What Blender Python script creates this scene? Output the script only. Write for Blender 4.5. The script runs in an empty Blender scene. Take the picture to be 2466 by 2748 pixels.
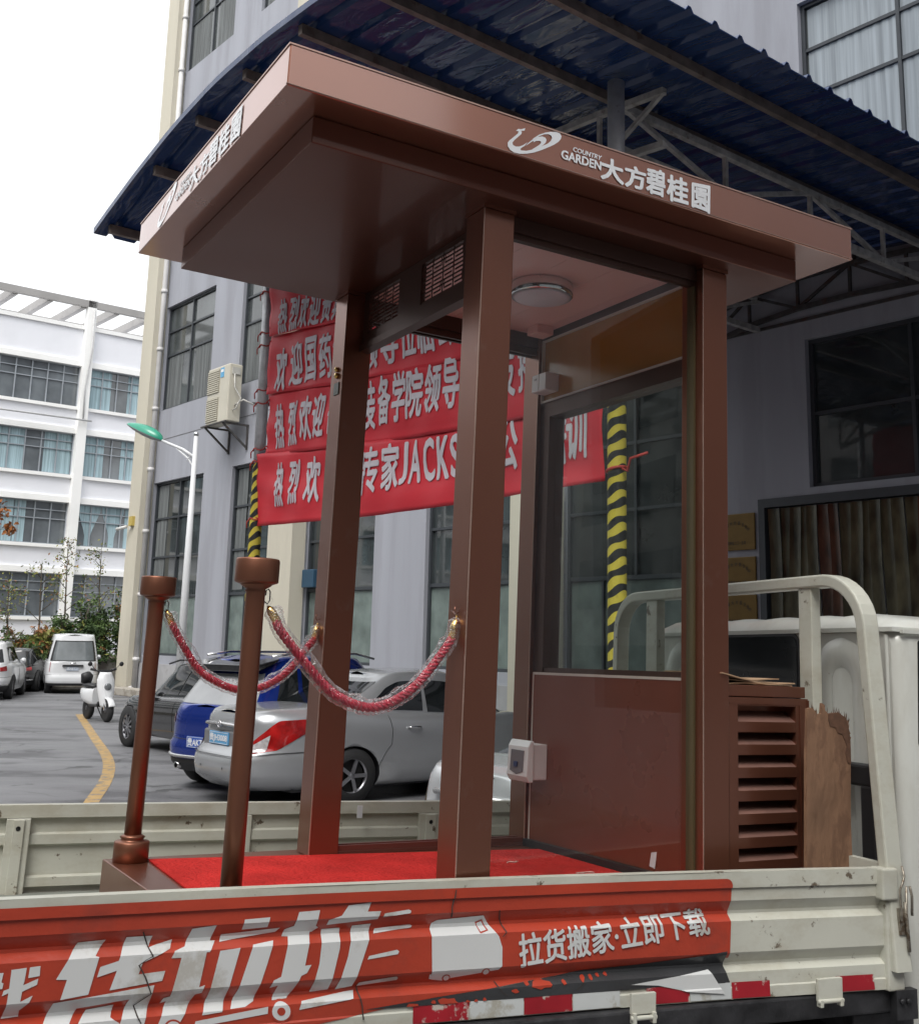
import bpy, bmesh, math, random
from math import pi, sin, cos, radians, sqrt
from mathutils import Matrix, Vector
random.seed(7)
SC = bpy.context.scene
COL = SC.collection
# ------------------------------------------------------------------ camera
FPX, CX, CY, IW, IH = 3023.07, 1328.85, 1132.36, 2466.0, 2748.0      # lens in pixels of the photograph
Mw = ((0.9998279706689375, 0.0, -0.018548020596134484),
      (-0.0035510495345640524, 0.9815020416275049, -0.19141873557267797),
      (0.018204920083255003, 0.1914516708755495, 0.9813331944878471))
M3 = Matrix(Mw)                    # (right, forward, up) of the camera -> world
HC = 1.9
CAM = Vector((0, 0, HC))
cd = bpy.data.cameras.new('camera'); cam = bpy.data.objects.new('camera', cd); COL.objects.link(cam)
r_, f_, u_ = M3 @ Vector((1, 0, 0)), M3 @ Vector((0, 1, 0)), M3 @ Vector((0, 0, 1))
cm = Matrix(((r_.x, u_.x, -f_.x), (r_.y, u_.y, -f_.y), (r_.z, u_.z, -f_.z))).to_4x4()
cm.translation = CAM
cam.matrix_world = cm
cd.sensor_fit = 'VERTICAL'; cd.sensor_height = 36.0; cd.sensor_width = 36.0
cd.lens = 36.0 * FPX / IH
cd.shift_x = -(CX - IW / 2) / IH
cd.shift_y = (CY - IH / 2) / IH
cd.clip_start = 0.05; cd.clip_end = 2000
SC.camera = cam
# ------------------------------------------------------------------ light
SUN_EL, SUN_AZ = radians(55), radians(196)
w = bpy.data.worlds.new('World'); SC.world = w; w.use_nodes = True
nt = w.node_tree; bg = nt.nodes['Background']
sky = nt.nodes.new('ShaderNodeTexSky'); sky.sky_type = 'NISHITA'; sky.sun_disc = False
sky.sun_elevation = SUN_EL; sky.sun_rotation = SUN_AZ; sky.dust_density = 6; sky.air_density = 1.2; sky.ozone_density = 1
hs = nt.nodes.new('ShaderNodeHueSaturation'); hs.inputs['Saturation'].default_value = 0.12; hs.inputs['Value'].default_value = 1.1
mx = nt.nodes.new('ShaderNodeMixRGB'); mx.inputs[0].default_value = 0.6; mx.inputs[2].default_value = (10.2, 10.4, 10.7, 1)   # overcast veil of cloud
nt.links.new(sky.outputs[0], hs.inputs['Color']); nt.links.new(hs.outputs[0], mx.inputs[1])
nt.links.new(mx.outputs[0], bg.inputs[0]); bg.inputs[1].default_value = 0.125
sl = bpy.data.lights.new('sun', 'SUN'); sl.energy = 1.3; sl.angle = radians(30); sl.color = (1.0, 0.97, 0.93)
sun = bpy.data.objects.new('sun', sl); COL.objects.link(sun)
sd = Vector((sin(SUN_AZ) * cos(SUN_EL), cos(SUN_AZ) * cos(SUN_EL), sin(SUN_EL)))
sun.rotation_euler = sd.to_track_quat('Z', 'Y').to_euler()
SC.view_settings.view_transform = 'Standard'; SC.view_settings.look = 'None'
SC.view_settings.exposure = 0.5; SC.view_settings.gamma = 1.0
SC.cycles.max_bounces = 8; SC.cycles.transparent_max_bounces = 16
# ------------------------------------------------------------------ frames
def ray(u, v):
    return M3 @ Vector(((u - CX) / FPX, 1.0, -(v - CY) / FPX))
def ground(u, v, z=0.0):
    d = ray(u, v); return CAM + d * ((z - HC) / d.z)
# booth frame (stands on the truck)
BR = Matrix(((0.8556314487900618, -0.5171653717693494, 0.02085190840404828),
             (0.5166744892039487, 0.8558212262277771, 0.02484956627031812),
             (-0.030696840998038016, -0.010488421266087788, 0.9994737099954587)))
BT = Vector((-0.3125205686774979, 3.8159823633667718, 1.1156778335054174))
FB = BR.to_4x4(); FB.translation = BT
FBi = FB.inverted()
def inframe(F, u, v, n, p):
    """point where the sight line meets the plane (n, p) given in frame F"""
    Fi = F.inverted(); o = Fi @ CAM; d = Fi.to_3x3() @ ray(u, v)
    n = Vector(n); p = Vector(p)
    return o + d * (n.dot(p - o) / n.dot(d))
# truck frame: tx towards the cab, ty across the bed, origin at cab end of the near rail
cb = FBi @ CAM
o2 = cb + (Vector((1.23, -.933, .15)) - cb) * 1.0727
FT = FB @ Matrix.Translation((o2.x, o2.y, 0)) @ Matrix.Rotation(radians(-8.5), 4, 'Z')
RAIL = o2.z
def TY(u, v, y=0.0):
    p = inframe(FT, u, v, (0, 1, 0), (0, y, 0)); return p
def TX(u, v, x=0.0): return inframe(FT, u, v, (1, 0, 0), (x, 0, 0))
def TZ(u, v, z=0.0): return inframe(FT, u, v, (0, 0, 1), (0, 0, z))
def BY(u, v, y): return inframe(FB, u, v, (0, 1, 0), (0, y, 0))
def BX(u, v, x): return inframe(FB, u, v, (1, 0, 0), (x, 0, 0))
def BZ(u, v, z): return inframe(FB, u, v, (0, 0, 1), (0, 0, z))
# factory frame: s along the front towards the viewer, y into the building (n = -y outwards)
K = 1.9 / 1.8
AX = Vector((0.64769396, -0.76190061, 0)); NX = Vector((-0.76190061, -0.64769396, 0))
FO = Vector((-12.6515628, 39.44534352, 0))
FS = Matrix(((AX.x * K, -NX.x * K, 0, FO.x), (AX.y * K, -NX.y * K, 0, FO.y), (0, 0, K, 0), (0, 0, 0, 1)))
def W2S(p):
    q = FS.inverted() @ Vector(p); return q
ID = Matrix.Identity(4)
# ------------------------------------------------------------------ materials
MC = {}
def mat(name, col, rough=.5, metal=0., var=.08, vs=3., bump=0., bs=40., spec=.5, coat=0., dirt=None, ds=2.5, dth=.62, dcol=None, rv=0., stretch=None, grime=None):
    if name in MC: return MC[name]
    m = bpy.data.materials.new(name); m.use_nodes = True
    t = m.node_tree; N = t.nodes; L = t.links; b = N['Principled BSDF']
    tc = N.new('ShaderNodeTexCoord'); mp = N.new('ShaderNodeMapping'); L.new(tc.outputs['Object'], mp.inputs[0])
    if stretch: mp.inputs['Scale'].default_value = stretch
    n1 = N.new('ShaderNodeTexNoise'); n1.inputs['Scale'].default_value = vs; n1.inputs['Detail'].default_value = 6
    L.new(mp.outputs[0], n1.inputs[0])
    cr = N.new('ShaderNodeValToRGB'); cr.color_ramp.elements[0].position = .3; cr.color_ramp.elements[1].position = .7
    lo = [max(0, c * (1 - var)) for c in col]; hi = [min(1, c * (1 + var)) for c in col]
    cr.color_ramp.elements[0].color = (*lo, 1); cr.color_ramp.elements[1].color = (*hi, 1)
    L.new(n1.outputs[0], cr.inputs[0]); out = cr.outputs[0]
    if dirt:
        n2 = N.new('ShaderNodeTexNoise'); n2.inputs['Scale'].default_value = ds; n2.inputs['Detail'].default_value = 9; n2.inputs['Roughness'].default_value = .65
        L.new(mp.outputs[0], n2.inputs[0])
        c2 = N.new('ShaderNodeValToRGB'); c2.color_ramp.elements[0].position = dth; c2.color_ramp.elements[1].position = dth + .03 + (1 - dirt) * .12
        c2.color_ramp.elements[0].color = (0, 0, 0, 1); c2.color_ramp.elements[1].color = (dirt, dirt, dirt, 1)
        L.new(n2.outputs[0], c2.inputs[0])
        mm = N.new('ShaderNodeMixRGB'); L.new(c2.outputs[0], mm.inputs[0]); L.new(out, mm.inputs[1])
        mm.inputs[2].default_value = (*(dcol or (.06, .05, .04)), 1); out = mm.outputs[0]
    if grime:      # (colour, strength, stretch): old streaky dirt with a shape of its own
        mg = N.new('ShaderNodeMapping'); mg.inputs['Scale'].default_value = grime[2]; L.new(tc.outputs['Object'], mg.inputs[0])
        n5 = N.new('ShaderNodeTexNoise'); n5.inputs['Scale'].default_value = 2.5; n5.inputs['Detail'].default_value = 8; n5.inputs['Roughness'].default_value = .7; L.new(mg.outputs[0], n5.inputs[0])
        c5 = N.new('ShaderNodeValToRGB'); c5.color_ramp.elements[0].position = .48; c5.color_ramp.elements[1].position = .72
        c5.color_ramp.elements[0].color = (0, 0, 0, 1); c5.color_ramp.elements[1].color = (grime[1],) * 3 + (1,); L.new(n5.outputs[0], c5.inputs[0])
        m5 = N.new('ShaderNodeMixRGB'); L.new(c5.outputs[0], m5.inputs[0]); L.new(out, m5.inputs[1]); m5.inputs[2].default_value = (*grime[0], 1); out = m5.outputs[0]
    L.new(out, b.inputs['Base Color'])
    b.inputs['Roughness'].default_value = rough; b.inputs['Metallic'].default_value = metal
    b.inputs['Specular IOR Level'].default_value = spec; b.inputs['Coat Weight'].default_value = coat
    b.inputs['Coat Roughness'].default_value = .06
    if rv:
        n4 = N.new('ShaderNodeTexNoise'); n4.inputs['Scale'].default_value = vs * 1.7; n4.inputs['Detail'].default_value = 5
        L.new(mp.outputs[0], n4.inputs[0])
        mr = N.new('ShaderNodeMapRange'); mr.inputs[3].default_value = max(0.02, rough - rv); mr.inputs[4].default_value = min(1, rough + rv)
        mr.inputs[1].default_value = .3; mr.inputs[2].default_value = .7
        L.new(n4.outputs[0], mr.inputs[0]); L.new(mr.outputs[0], b.inputs['Roughness'])
    if bump:
        n3 = N.new('ShaderNodeTexNoise'); n3.inputs['Scale'].default_value = bs; n3.inputs['Detail'].default_value = 4
        L.new(mp.outputs[0], n3.inputs[0])
        bp = N.new('ShaderNodeBump'); bp.inputs['Strength'].default_value = bump; bp.inputs['Distance'].default_value = .02
        L.new(n3.outputs[0], bp.inputs['Height']); L.new(bp.outputs[0], b.inputs['Normal'])
    MC[name] = m; return m
def glassmat(name, tint=(.95, .97, .96), refl=1.0):
    if name in MC: return MC[name]
    m = bpy.data.materials.new(name); m.use_nodes = True
    t = m.node_tree; N = t.nodes; L = t.links; N.remove(N['Principled BSDF'])
    o = N['Material Output']; tr = N.new('ShaderNodeBsdfTransparent'); gl = N.new('ShaderNodeBsdfGlossy'); mi = N.new('ShaderNodeMixShader'); fr = N.new('ShaderNodeFresnel')
    tr.inputs[0].default_value = (*tint, 1); gl.inputs['Roughness'].default_value = .01
    gl.inputs[0].default_value = (refl * .62, refl * .62, refl * .62, 1)
    ge = N.new('ShaderNodeNewGeometry'); mr_ = N.new('ShaderNodeMapRange'); mr_.inputs[3].default_value = 1.45; mr_.inputs[4].default_value = 1 / 1.45
    L.new(ge.outputs['Backfacing'], mr_.inputs[0]); L.new(mr_.outputs[0], fr.inputs[0])
    L.new(fr.outputs[0], mi.inputs[0]); L.new(tr.outputs[0], mi.inputs[1]); L.new(gl.outputs[0], mi.inputs[2]); L.new(mi.outputs[0], o.inputs[0])
    MC[name] = m; return m

bronze = mat('bronze_paint', (.245, .095, .057), .36, .8, var=.07, vs=1.2, rv=.05, coat=.45, dirt=.25, ds=7, dth=.60, dcol=(.30, .20, .16))
bronze.node_tree.nodes['Principled BSDF'].inputs['Coat Roughness'].default_value = .18; bronze.node_tree.nodes['Principled BSDF'].inputs['Coat IOR'].default_value = 1.6
bronze_f = mat('bronze_fascia', (.37, .145, .085), .30, .85, var=.05, vs=1.2, rv=.04, coat=1.0)
bronze_f.node_tree.nodes['Principled BSDF'].inputs['Coat Roughness'].default_value = .10; bronze_f.node_tree.nodes['Principled BSDF'].inputs['Coat IOR'].default_value = 1.85
bronze_s = mat('bronze_soffit_shade', (.145, .052, .033), .36, .75, var=.06, vs=1.2, coat=.2)  # darker copy of the bronze, the slab's shade put into its colour
bronze_b = mat('bronze_satin', (.23, .095, .057), .42, .75, var=.05, vs=1.5, coat=.1)
panelm = mat('panel_red_brown', (.20, .062, .038), .30, .3, var=.08, vs=2, rv=.06, dirt=.12, ds=9, dth=.6, dcol=(.28, .16, .12))
dusty = mat('bronze_dusty', (.17, .085, .065), .65, .15, var=.2, vs=9)
bronze_d = mat('bronze_dark', (.085, .045, .035), .42, .6, var=.08)
bead = mat('white_bead', (.55, .50, .45), .4)
cream_t = mat('truck_white', (.50, .50, .43), .42, 0, var=.10, vs=2.2, bump=.05, bs=22, dirt=.95, ds=13, dth=.635, dcol=(.10, .07, .045), coat=.1, grime=((.30, .25, .16), .5, (1.6, 1.6, 2.6)))
cab_w = mat('cab_white', (.60, .61, .565), .3, 0, var=.03, vs=2, coat=.3, dirt=.8, ds=16, dth=.68, dcol=(.16, .10, .06), grime=((.36, .33, .26), .35, (2, 2, .6)))
blackp = mat('black_plastic', (.018, .018, .02), .5)
chassis = mat('chassis_black', (.03, .03, .032), .45, .2, var=.5, vs=14, bump=.3, bs=25)
rubber = mat('rubber', (.022, .022, .023), .75, bump=.2, bs=60)
chrome = mat('chrome', (.75, .75, .76), .12, 1.0, var=.03)
steel = mat('galvanised_pipe', (.62, .63, .64), .40, .25, var=.2, vs=6, dirt=.5, ds=6, dth=.62, dcol=(.16, .13, .11))
ironp = mat('truss_iron', (.085, .08, .078), .6, .3, var=.3, vs=8, dirt=.7, ds=5, dth=.56, dcol=(.11, .055, .035))
gold = mat('brass', (.75, .52, .18), .22, 1.0, var=.1, vs=20)
# ------------------------------------------------------------------ mesh helpers
OFF = {}
def tag(o, label=None, cat=None, group=None, kind=None):
    if label: o['label'] = label
    if cat: o['category'] = cat
    if group: o['group'] = group
    if kind: o['kind'] = kind
    return o
def thing(name, label, cat, F=ID, base=(0, 0, 0), group=None):
    o = bpy.data.objects.new(name, None); COL.objects.link(o); o.empty_display_size = .2
    o.matrix_world = F @ Matrix.Translation(base); OFF[o.name] = Vector(base)
    return tag(o, label, cat, group)
class MB:
    def __init__(s): s.v = []; s.f = []; s.m = []; s.sm = []
    def add(s, vs, fs, m=0, smooth=False):
        k = len(s.v); s.v += [Vector(p) for p in vs]
        for f in fs: s.f.append([i + k for i in f]); s.m.append(m); s.sm.append(smooth)
        return s
    def box(s, x0, x1, y0, y1, z0, z1, m=0):
        v = [(x, y, z) for z in (z0, z1) for y in (y0, y1) for x in (x0, x1)]
        return s.add(v, [(0, 2, 3, 1), (4, 5, 7, 6), (0, 1, 5, 4), (2, 6, 7, 3), (0, 4, 6, 2), (1, 3, 7, 5)], m)
    def bar(s, p, q, wx, wy, up=(0, 0, 1), m=0):
        p = Vector(p); q = Vector(q); d = (q - p).normalized(); u = Vector(up)
        if abs(d.dot(u)) > .99: u = Vector((0, 1, 0))
        a = d.cross(u).normalized() * wx / 2; b = a.cross(d).normalized() * wy / 2
        v = [c + i * a + j * b for c in (p, q) for i, j in ((-1, -1), (1, -1), (1, 1), (-1, 1))]
        return s.add(v, [(0, 1, 2, 3), (7, 6, 5, 4), (0, 4, 5, 1), (1, 5, 6, 2), (2, 6, 7, 3), (3, 7, 4, 0)], m)
    def tube(s, pts, r, n=12, m=0, cap=True, closed=False):
        pts = [Vector(p) for p in pts]; N = len(pts); rs = r if isinstance(r, (list, tuple)) else [r] * N
        vs = []; ref = None
        for i, p in enumerate(pts):
            if closed: d = pts[(i + 1) % N] - pts[i - 1]
            else: d = pts[min(i + 1, N - 1)] - pts[max(i - 1, 0)]
            d = d.normalized()
            if ref is None: ref = Vector((0, 0, 1)) if abs(d.z) < .9 else Vector((1, 0, 0))
            a = d.cross(ref).normalized(); b = d.cross(a).normalized(); ref = -b if False else ref
            if i and (a.dot(pa) < 0): a = -a; b = -b
            pa = a
            vs += [p + (a * cos(2 * pi * k / n) + b * sin(2 * pi * k / n)) * rs[i] for k in range(n)]
        fs = []
        for i in range(N if closed else N - 1):
            j = (i + 1) % N
            fs += [(i * n + k, i * n + (k + 1) % n, j * n + (k + 1) % n, j * n + k) for k in range(n)]
        if cap and not closed: fs += [tuple(range(n))[::-1], tuple((N - 1) * n + k for k in range(n))]
        return s.add(vs, fs, m, True)
    def lathe(s, prof, c=(0, 0, 0), n=32, axis='z', m=0, smooth=True, cap=True):
        vs = []; c = Vector(c)
        for r, h in prof:
            for k in range(n):
                a = 2 * pi * k / n
                p = {'z': (r * cos(a), r * sin(a), h), 'y': (r * cos(a), h, r * sin(a)), 'x': (h, r * cos(a), r * sin(a))}[axis]
                vs.append(c + Vector(p))
        fs = [(i * n + k, i * n + (k + 1) % n, (i + 1) * n + (k + 1) % n, (i + 1) * n + k) for i in range(len(prof) - 1) for k in range(n)]
        s.add(vs, fs, m, smooth)
        if prof[0][0] > 1e-4 and cap: s.f.append([len(s.v) - len(vs) + k for k in range(n)][::-1]); s.m.append(m); s.sm.append(False)
        if prof[-1][0] > 1e-4 and cap: s.f.append([len(s.v) - n + k for k in range(n)]); s.m.append(m); s.sm.append(False)
        return s
    def prism(s, poly, y0, y1, m=0, ax='y'):
        """polygon in (x,z) extruded along y (or (x,y) along z, (y,z) along x)"""
        def P(a, b, c): return {'y': (a, c, b), 'z': (a, b, c), 'x': (c, a, b)}[ax]
        n = len(poly); v = [P(a, b, y0) for a, b in poly] + [P(a, b, y1) for a, b in poly]
        fs = [tuple(range(n)), tuple(range(2 * n - 1, n - 1, -1))] + [(i, n + i, n + (i + 1) % n, (i + 1) % n) for i in range(n)]
        return s.add(v, fs, m)
    def grid(s, fn, nu, nv, m=0, smooth=True, cu=False):
        vs = [fn(i / nu, j / nv) for i in range(nu + (0 if cu else 1)) for j in range(nv + 1)]
        nn = nu if cu else nu + 1
        fs = [(i * (nv + 1) + j, ((i + 1) % nn) * (nv + 1) + j, ((i + 1) % nn) * (nv + 1) + j + 1, i * (nv + 1) + j + 1) for i in range(nu) for j in range(nv)]
        return s.add(vs, fs, m, smooth)
    def build(s, name, mats, parent=None, F=None, base=None, bevel=0, seg=2, subs=0, recalc=True, weld=False, autos=False):
        me = bpy.data.meshes.new(name)
        off = OFF.get(parent.name, Vector((0, 0, 0))) if parent else Vector(base or (0, 0, 0))
        me.from_pydata([tuple(p - off) for p in s.v], [], s.f)
        if not isinstance(mats, (list, tuple)): mats = [mats]
        for q in mats: me.materials.append(q)
        for i, p in enumerate(me.polygons): p.material_index = s.m[i]; p.use_smooth = s.sm[i]
        if recalc or weld:
            bm = bmesh.new(); bm.from_mesh(me)
            if weld: bmesh.ops.remove_doubles(bm, verts=bm.verts, dist=1e-5)
            if recalc: bmesh.ops.recalc_face_normals(bm, faces=bm.faces)
            bm.to_mesh(me); bm.free()
        me.update()
        o = bpy.data.objects.new(name, me); COL.objects.link(o)
        OFF[o.name] = off
        if parent: o.parent = parent
        else: o.matrix_world = (F or ID) @ Matrix.Translation(off)
        if subs:
            q = o.modifiers.new('sub', 'SUBSURF'); q.levels = subs; q.render_levels = subs
        if bevel:
            q = o.modifiers.new('bev', 'BEVEL'); q.width = bevel; q.segments = seg; q.limit_method = 'ANGLE'; q.angle_limit = radians(35); q.harden_normals = False
        return o
def link_child(o, parent): o.parent = parent; return o
# text as a flat mesh fitted in a rectangle: returns list of polygons (2-D verts, faces)
def text_mesh(body, x0, x1, z0, z1, bold=.02, shear=0., cut=None):
    cu = bpy.data.curves.new('t', 'FONT'); cu.body = body; cu.size = 1; cu.offset = 0; cu.resolution_u = 3; cu.fill_mode = 'FRONT'
    ob = bpy.data.objects.new('t', cu); COL.objects.link(ob)
    dg = bpy.context.evaluated_depsgraph_get(); me = ob.evaluated_get(dg).to_mesh()
    vs = [v.co.copy() for v in me.vertices]; fs = [tuple(p.vertices) for p in me.polygons]
    ob.evaluated_get(dg).to_mesh_clear(); bpy.data.objects.remove(ob); bpy.data.curves.remove(cu)
    xa, xb = min(v.x for v in vs), max(v.x for v in vs); ya, yb = min(v.y for v in vs), max(v.y for v in vs)
    out = []
    for v in vs:
        a = (v.x - xa) / (xb - xa); b = (v.y - ya) / (yb - ya)
        out.append((x0 + (x1 - x0) * a + shear * b, z0 + (z1 - z0) * b))
    # stroke weight: the outline repeated with small shifts, each a hair in front of the last
    ex, ez = (x1 - x0) / (xb - xa) * bold, (z1 - z0) / (yb - ya) * bold
    o2 = []; f2 = []; nv = len(out)
    for k, (dx, dz) in enumerate(((0, 0), (1, 0), (-1, 0), (0, 1), (0, -1), (.7, .7), (-.7, .7), (.7, -.7), (-.7, -.7))):
        o2 += [(a + dx * ex, b + dz * ez, k) for a, b in out]; f2 += [tuple(i + nv * k for i in f) for f in fs]
    return o2, f2
def text_quad(body, q, bold=.02):
    """q: four 2-D corners bl, br, tr, tl -> bilinear"""
    vs, fs = text_mesh(body, 0, 1, 0, 1, bold)
    o = []
    for a, b, k in vs:
        o.append(tuple(q[0][i] * (1 - a) * (1 - b) + q[1][i] * a * (1 - b) + q[2][i] * a * b + q[3][i] * (1 - a) * b for i in (0, 1)) + (k,))
    return o, fs
def lay(mb, vf, fn, m=0, dr=(0, -1, 0), step=.00015):
    vs, fs = vf; d = Vector(dr) * step
    mb.add([Vector(fn(v[0], v[1])) + d * (v[2] if len(v) > 2 else 0) for v in vs], fs, m)
def polyfill(poly, xcuts=(), zcuts=()):
    """triangulated polygon in 2-D, cut along given lines"""
    from mathutils.geometry import tessellate_polygon
    bm = bmesh.new(); vs = [bm.verts.new((a, 0, b)) for a, b in poly]
    for t_ in tessellate_polygon([[Vector((a, b, 0)) for a, b in poly]]):
        try: bm.faces.new([vs[i] for i in t_])
        except Exception: pass
    return cutbm(bm, xcuts, zcuts)
def cutbm(bm, xcuts, zcuts):
    for c in xcuts: bmesh.ops.bisect_plane(bm, geom=bm.verts[:] + bm.edges[:] + bm.faces[:], plane_co=(c, 0, 0), plane_no=(1, 0, 0))
    for c in zcuts: bmesh.ops.bisect_plane(bm, geom=bm.verts[:] + bm.edges[:] + bm.faces[:], plane_co=(0, 0, c), plane_no=(0, 0, 1))
    bm.verts.index_update(); vs = [(v.co.x, v.co.z, v.co.y) for v in bm.verts]; fs = [tuple(v.index for v in f.verts) for f in bm.faces]
    bm.free(); return vs, fs
def cutmesh(vf, xcuts, zcuts):
    bm = bmesh.new(); vs = [bm.verts.new((v[0], v[2] if len(v) > 2 else 0, v[1])) for v in vf[0]]
    for f in vf[1]:
        try: bm.faces.new([vs[i] for i in f])
        except Exception: pass
    return cutbm(bm, xcuts, zcuts)
# ================================================================== SETTING
asph = mat('asphalt', (.17, .17, .178), .55, 0, var=.22, vs=.35, bump=.35, bs=120, dirt=.75, ds=.6, dth=.52, dcol=(.085, .085, .09), rv=.25, stretch=(.6, 1.6, 1))
g = MB(); g.add([(-400, -300, 0), (400, -300, 0), (400, 500, 0), (-400, 500, 0)], [(0, 1, 2, 3)])
# hairline cracks and damp patches worked into the asphalt
t = asph.node_tree; N = t.nodes; L = t.links; b = N['Principled BSDF']; src = b.inputs['Base Color'].links[0].from_socket
tc = N.new('ShaderNodeTexCoord'); nz = N.new('ShaderNodeTexNoise'); nz.inputs['Scale'].default_value = .8; nz.inputs['Detail'].default_value = 5; L.new(tc.outputs['Object'], nz.inputs[0])
ad = N.new('ShaderNodeMixRGB'); ad.blend_type = 'ADD'; ad.inputs[0].default_value = 1.2; L.new(tc.outputs['Object'], ad.inputs[1]); L.new(nz.outputs['Color'], ad.inputs[2])
vo = N.new('ShaderNodeTexVoronoi'); vo.feature = 'DISTANCE_TO_EDGE'; vo.inputs['Scale'].default_value = .33; L.new(ad.outputs[0], vo.inputs['Vector'])
cr = N.new('ShaderNodeValToRGB'); cr.color_ramp.elements[0].position = 0; cr.color_ramp.elements[0].color = (.75, .75, .75, 1); cr.color_ramp.elements[1].position = .012; cr.color_ramp.elements[1].color = (0, 0, 0, 1); L.new(vo.outputs['Distance'], cr.inputs[0])
n2 = N.new('ShaderNodeTexNoise'); n2.inputs['Scale'].default_value = .35; L.new(tc.outputs['Object'], n2.inputs[0])
c2 = N.new('ShaderNodeValToRGB'); c2.color_ramp.elements[0].position = .47; c2.color_ramp.elements[1].position = .53; L.new(n2.outputs[0], c2.inputs[0])
mu = N.new('ShaderNodeMath'); mu.operation = 'MULTIPLY'; L.new(cr.outputs[0], mu.inputs[0]); L.new(c2.outputs[0], mu.inputs[1])
m3 = N.new('ShaderNodeMixRGB'); L.new(mu.outputs[0], m3.inputs[0]); L.new(src, m3.inputs[1]); m3.inputs[2].default_value = (.03, .03, .03, 1)
n3 = N.new('ShaderNodeTexNoise'); n3.inputs['Scale'].default_value = .9; n3.inputs['Detail'].default_value = 7; n3.inputs['Roughness'].default_value = .7; L.new(tc.outputs['Object'], n3.inputs[0])
c3 = N.new('ShaderNodeValToRGB'); c3.color_ramp.elements[0].position = .60; c3.color_ramp.elements[1].position = .64; L.new(n3.outputs[0], c3.inputs[0])
m4 = N.new('ShaderNodeMixRGB'); L.new(c3.outputs[0], m4.inputs[0]); L.new(m3.outputs[0], m4.inputs[1]); m4.inputs[2].default_value = (.06, .06, .062, 1); L.new(m4.outputs[0], b.inputs['Base Color'])
tag(g.build('ground', asph), kind='structure')
# faded curved yellow lane line
yl = mat('yellow_line', (.42, .27, .10), .6, var=.18, vs=5, dirt=.9, ds=7, dth=.53, dcol=(.17, .165, .155))
pts = [ground(*p) for p in ((213, 1917), (232, 1945), (258, 1985), (282, 2020), (293, 2050), (290, 2080), (276, 2110), (255, 2140), (238, 2165), (200, 2215))]
def catmull(P, n=6):
    o = []
    for i in range(len(P) - 1):
        a, b, c, d = P[max(i - 1, 0)], P[i], P[i + 1], P[min(i + 2, len(P) - 1)]
        for k in range(n):
            t = k / n; o.append(.5 * ((2 * b) + (c - a) * t + (2 * a - 5 * b + 4 * c - d) * t * t + (3 * b - a - 3 * c + d) * t ** 3))
    return o + [P[-1]]
cp = catmull(pts)
g = MB(); vs = []
for i, p in enumerate(cp):
    d = (cp[min(i + 1, len(cp) - 1)] - cp[max(i - 1, 0)]).normalized(); nrm = Vector((d.y, -d.x, 0)) * .085
    vs += [(p + nrm) + Vector((0, 0, .004)), (p - nrm) + Vector((0, 0, .004))]
g.add(vs, [(2 * i, 2 * i + 2, 2 * i + 3, 2 * i + 1) for i in range(len(cp) - 1)])
tag(g.build('road_marking', yl), kind='structure')

def wall_holes(mb, s0, s1, z0, z1, holes, y=0., depth=.2, m=0, mr=None):
    """front wall at y with rectangular holes (s0,s1,z0,z1) and reveals going in"""
    xs = sorted({s0, s1} | {h[0] for h in holes} | {h[1] for h in holes}); zs = sorted({z0, z1} | {h[2] for h in holes} | {h[3] for h in holes})
    for a, b in zip(xs, xs[1:]):
        for c, d in zip(zs, zs[1:]):
            cx, cz = (a + b) / 2, (c + d) / 2
            if any(h[0] < cx < h[1] and h[2] < cz < h[3] for h in holes): continue
            mb.add([(a, y, c), (b, y, c), (b, y, d), (a, y, d)], [(0, 1, 2, 3)], m)
    mr = m if mr is None else mr
    for a, b, c, d in holes:
        Y = y + depth
        mb.add([(a, y, c), (a, Y, c), (a, Y, d), (a, y, d)], [(0, 1, 2, 3)], mr); mb.add([(b, y, c), (b, Y, c), (b, Y, d), (b, y, d)], [(3, 2, 1, 0)], mr)
        mb.add([(a, y, c), (b, y, c), (b, Y, c), (a, Y, c)], [(0, 1, 2, 3)], mr); mb.add([(a, y, d), (b, y, d), (b, Y, d), (a, Y, d)], [(3, 2, 1, 0)], mr)
# ---------------------------------------------------------------- grey factory building
wallg = mat('grey_render', (.345, .355, .395), .85, var=.07, vs=.5, bump=.15, bs=30, dirt=.32, ds=.55, dth=.48, dcol=(.23, .23, .25), stretch=(2.6, 1, .28))
creamw = mat('cream_render', (.56, .525, .43), .85, var=.05, vs=.7, bump=.15, bs=30, dirt=.25, ds=.6, dth=.5, dcol=(.4, .37, .31), stretch=(1.5, 1, .4))
fram = mat('window_frame_dark', (.055, .062, .07), .45, .2)
pane = mat('window_glass_dark', (.035, .042, .043), .03, 0, var=.5, vs=.8, spec=.9, bump=.02, bs=1.5)
pane2 = mat('window_glass_mid', (.075, .085, .085), .04, 0, var=.5, vs=.5, spec=.9, bump=.02, bs=1.2)
frost = mat('frosted_film', (.16, .20, .185), .22, 0, var=.28, vs=2.2, bump=.1, bs=14)
curtg = mat('grey_curtain', (.13, .14, .14), .8, var=.35, vs=3, stretch=(6, 1, .2))
fac = thing('factory_building', 'grey rendered factory building with cream pilasters and dark steel windows behind the booth', 'building', FS, (12, 0, 0))
bays = [(1.55, 5.05), (6.87, 9.86), (11.1, 14.2), (16.2, 19.48), (20.6, 24.0)]
holes = []; wins = []
for a, b in bays:
    wins.append((a, b, 1.2, 6.62, 0))
for fl in (9.0, 15.0, 21.0):
    for a, b in bays: wins.append((a, b, fl, fl + 3.52, 1))
    wins.append((26.2, 33, fl + (.0 if fl == 9. else 0), fl + 3.52, 1)); 
wins.append((26.12, 32, 4.26, 6.65, 2))
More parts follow.
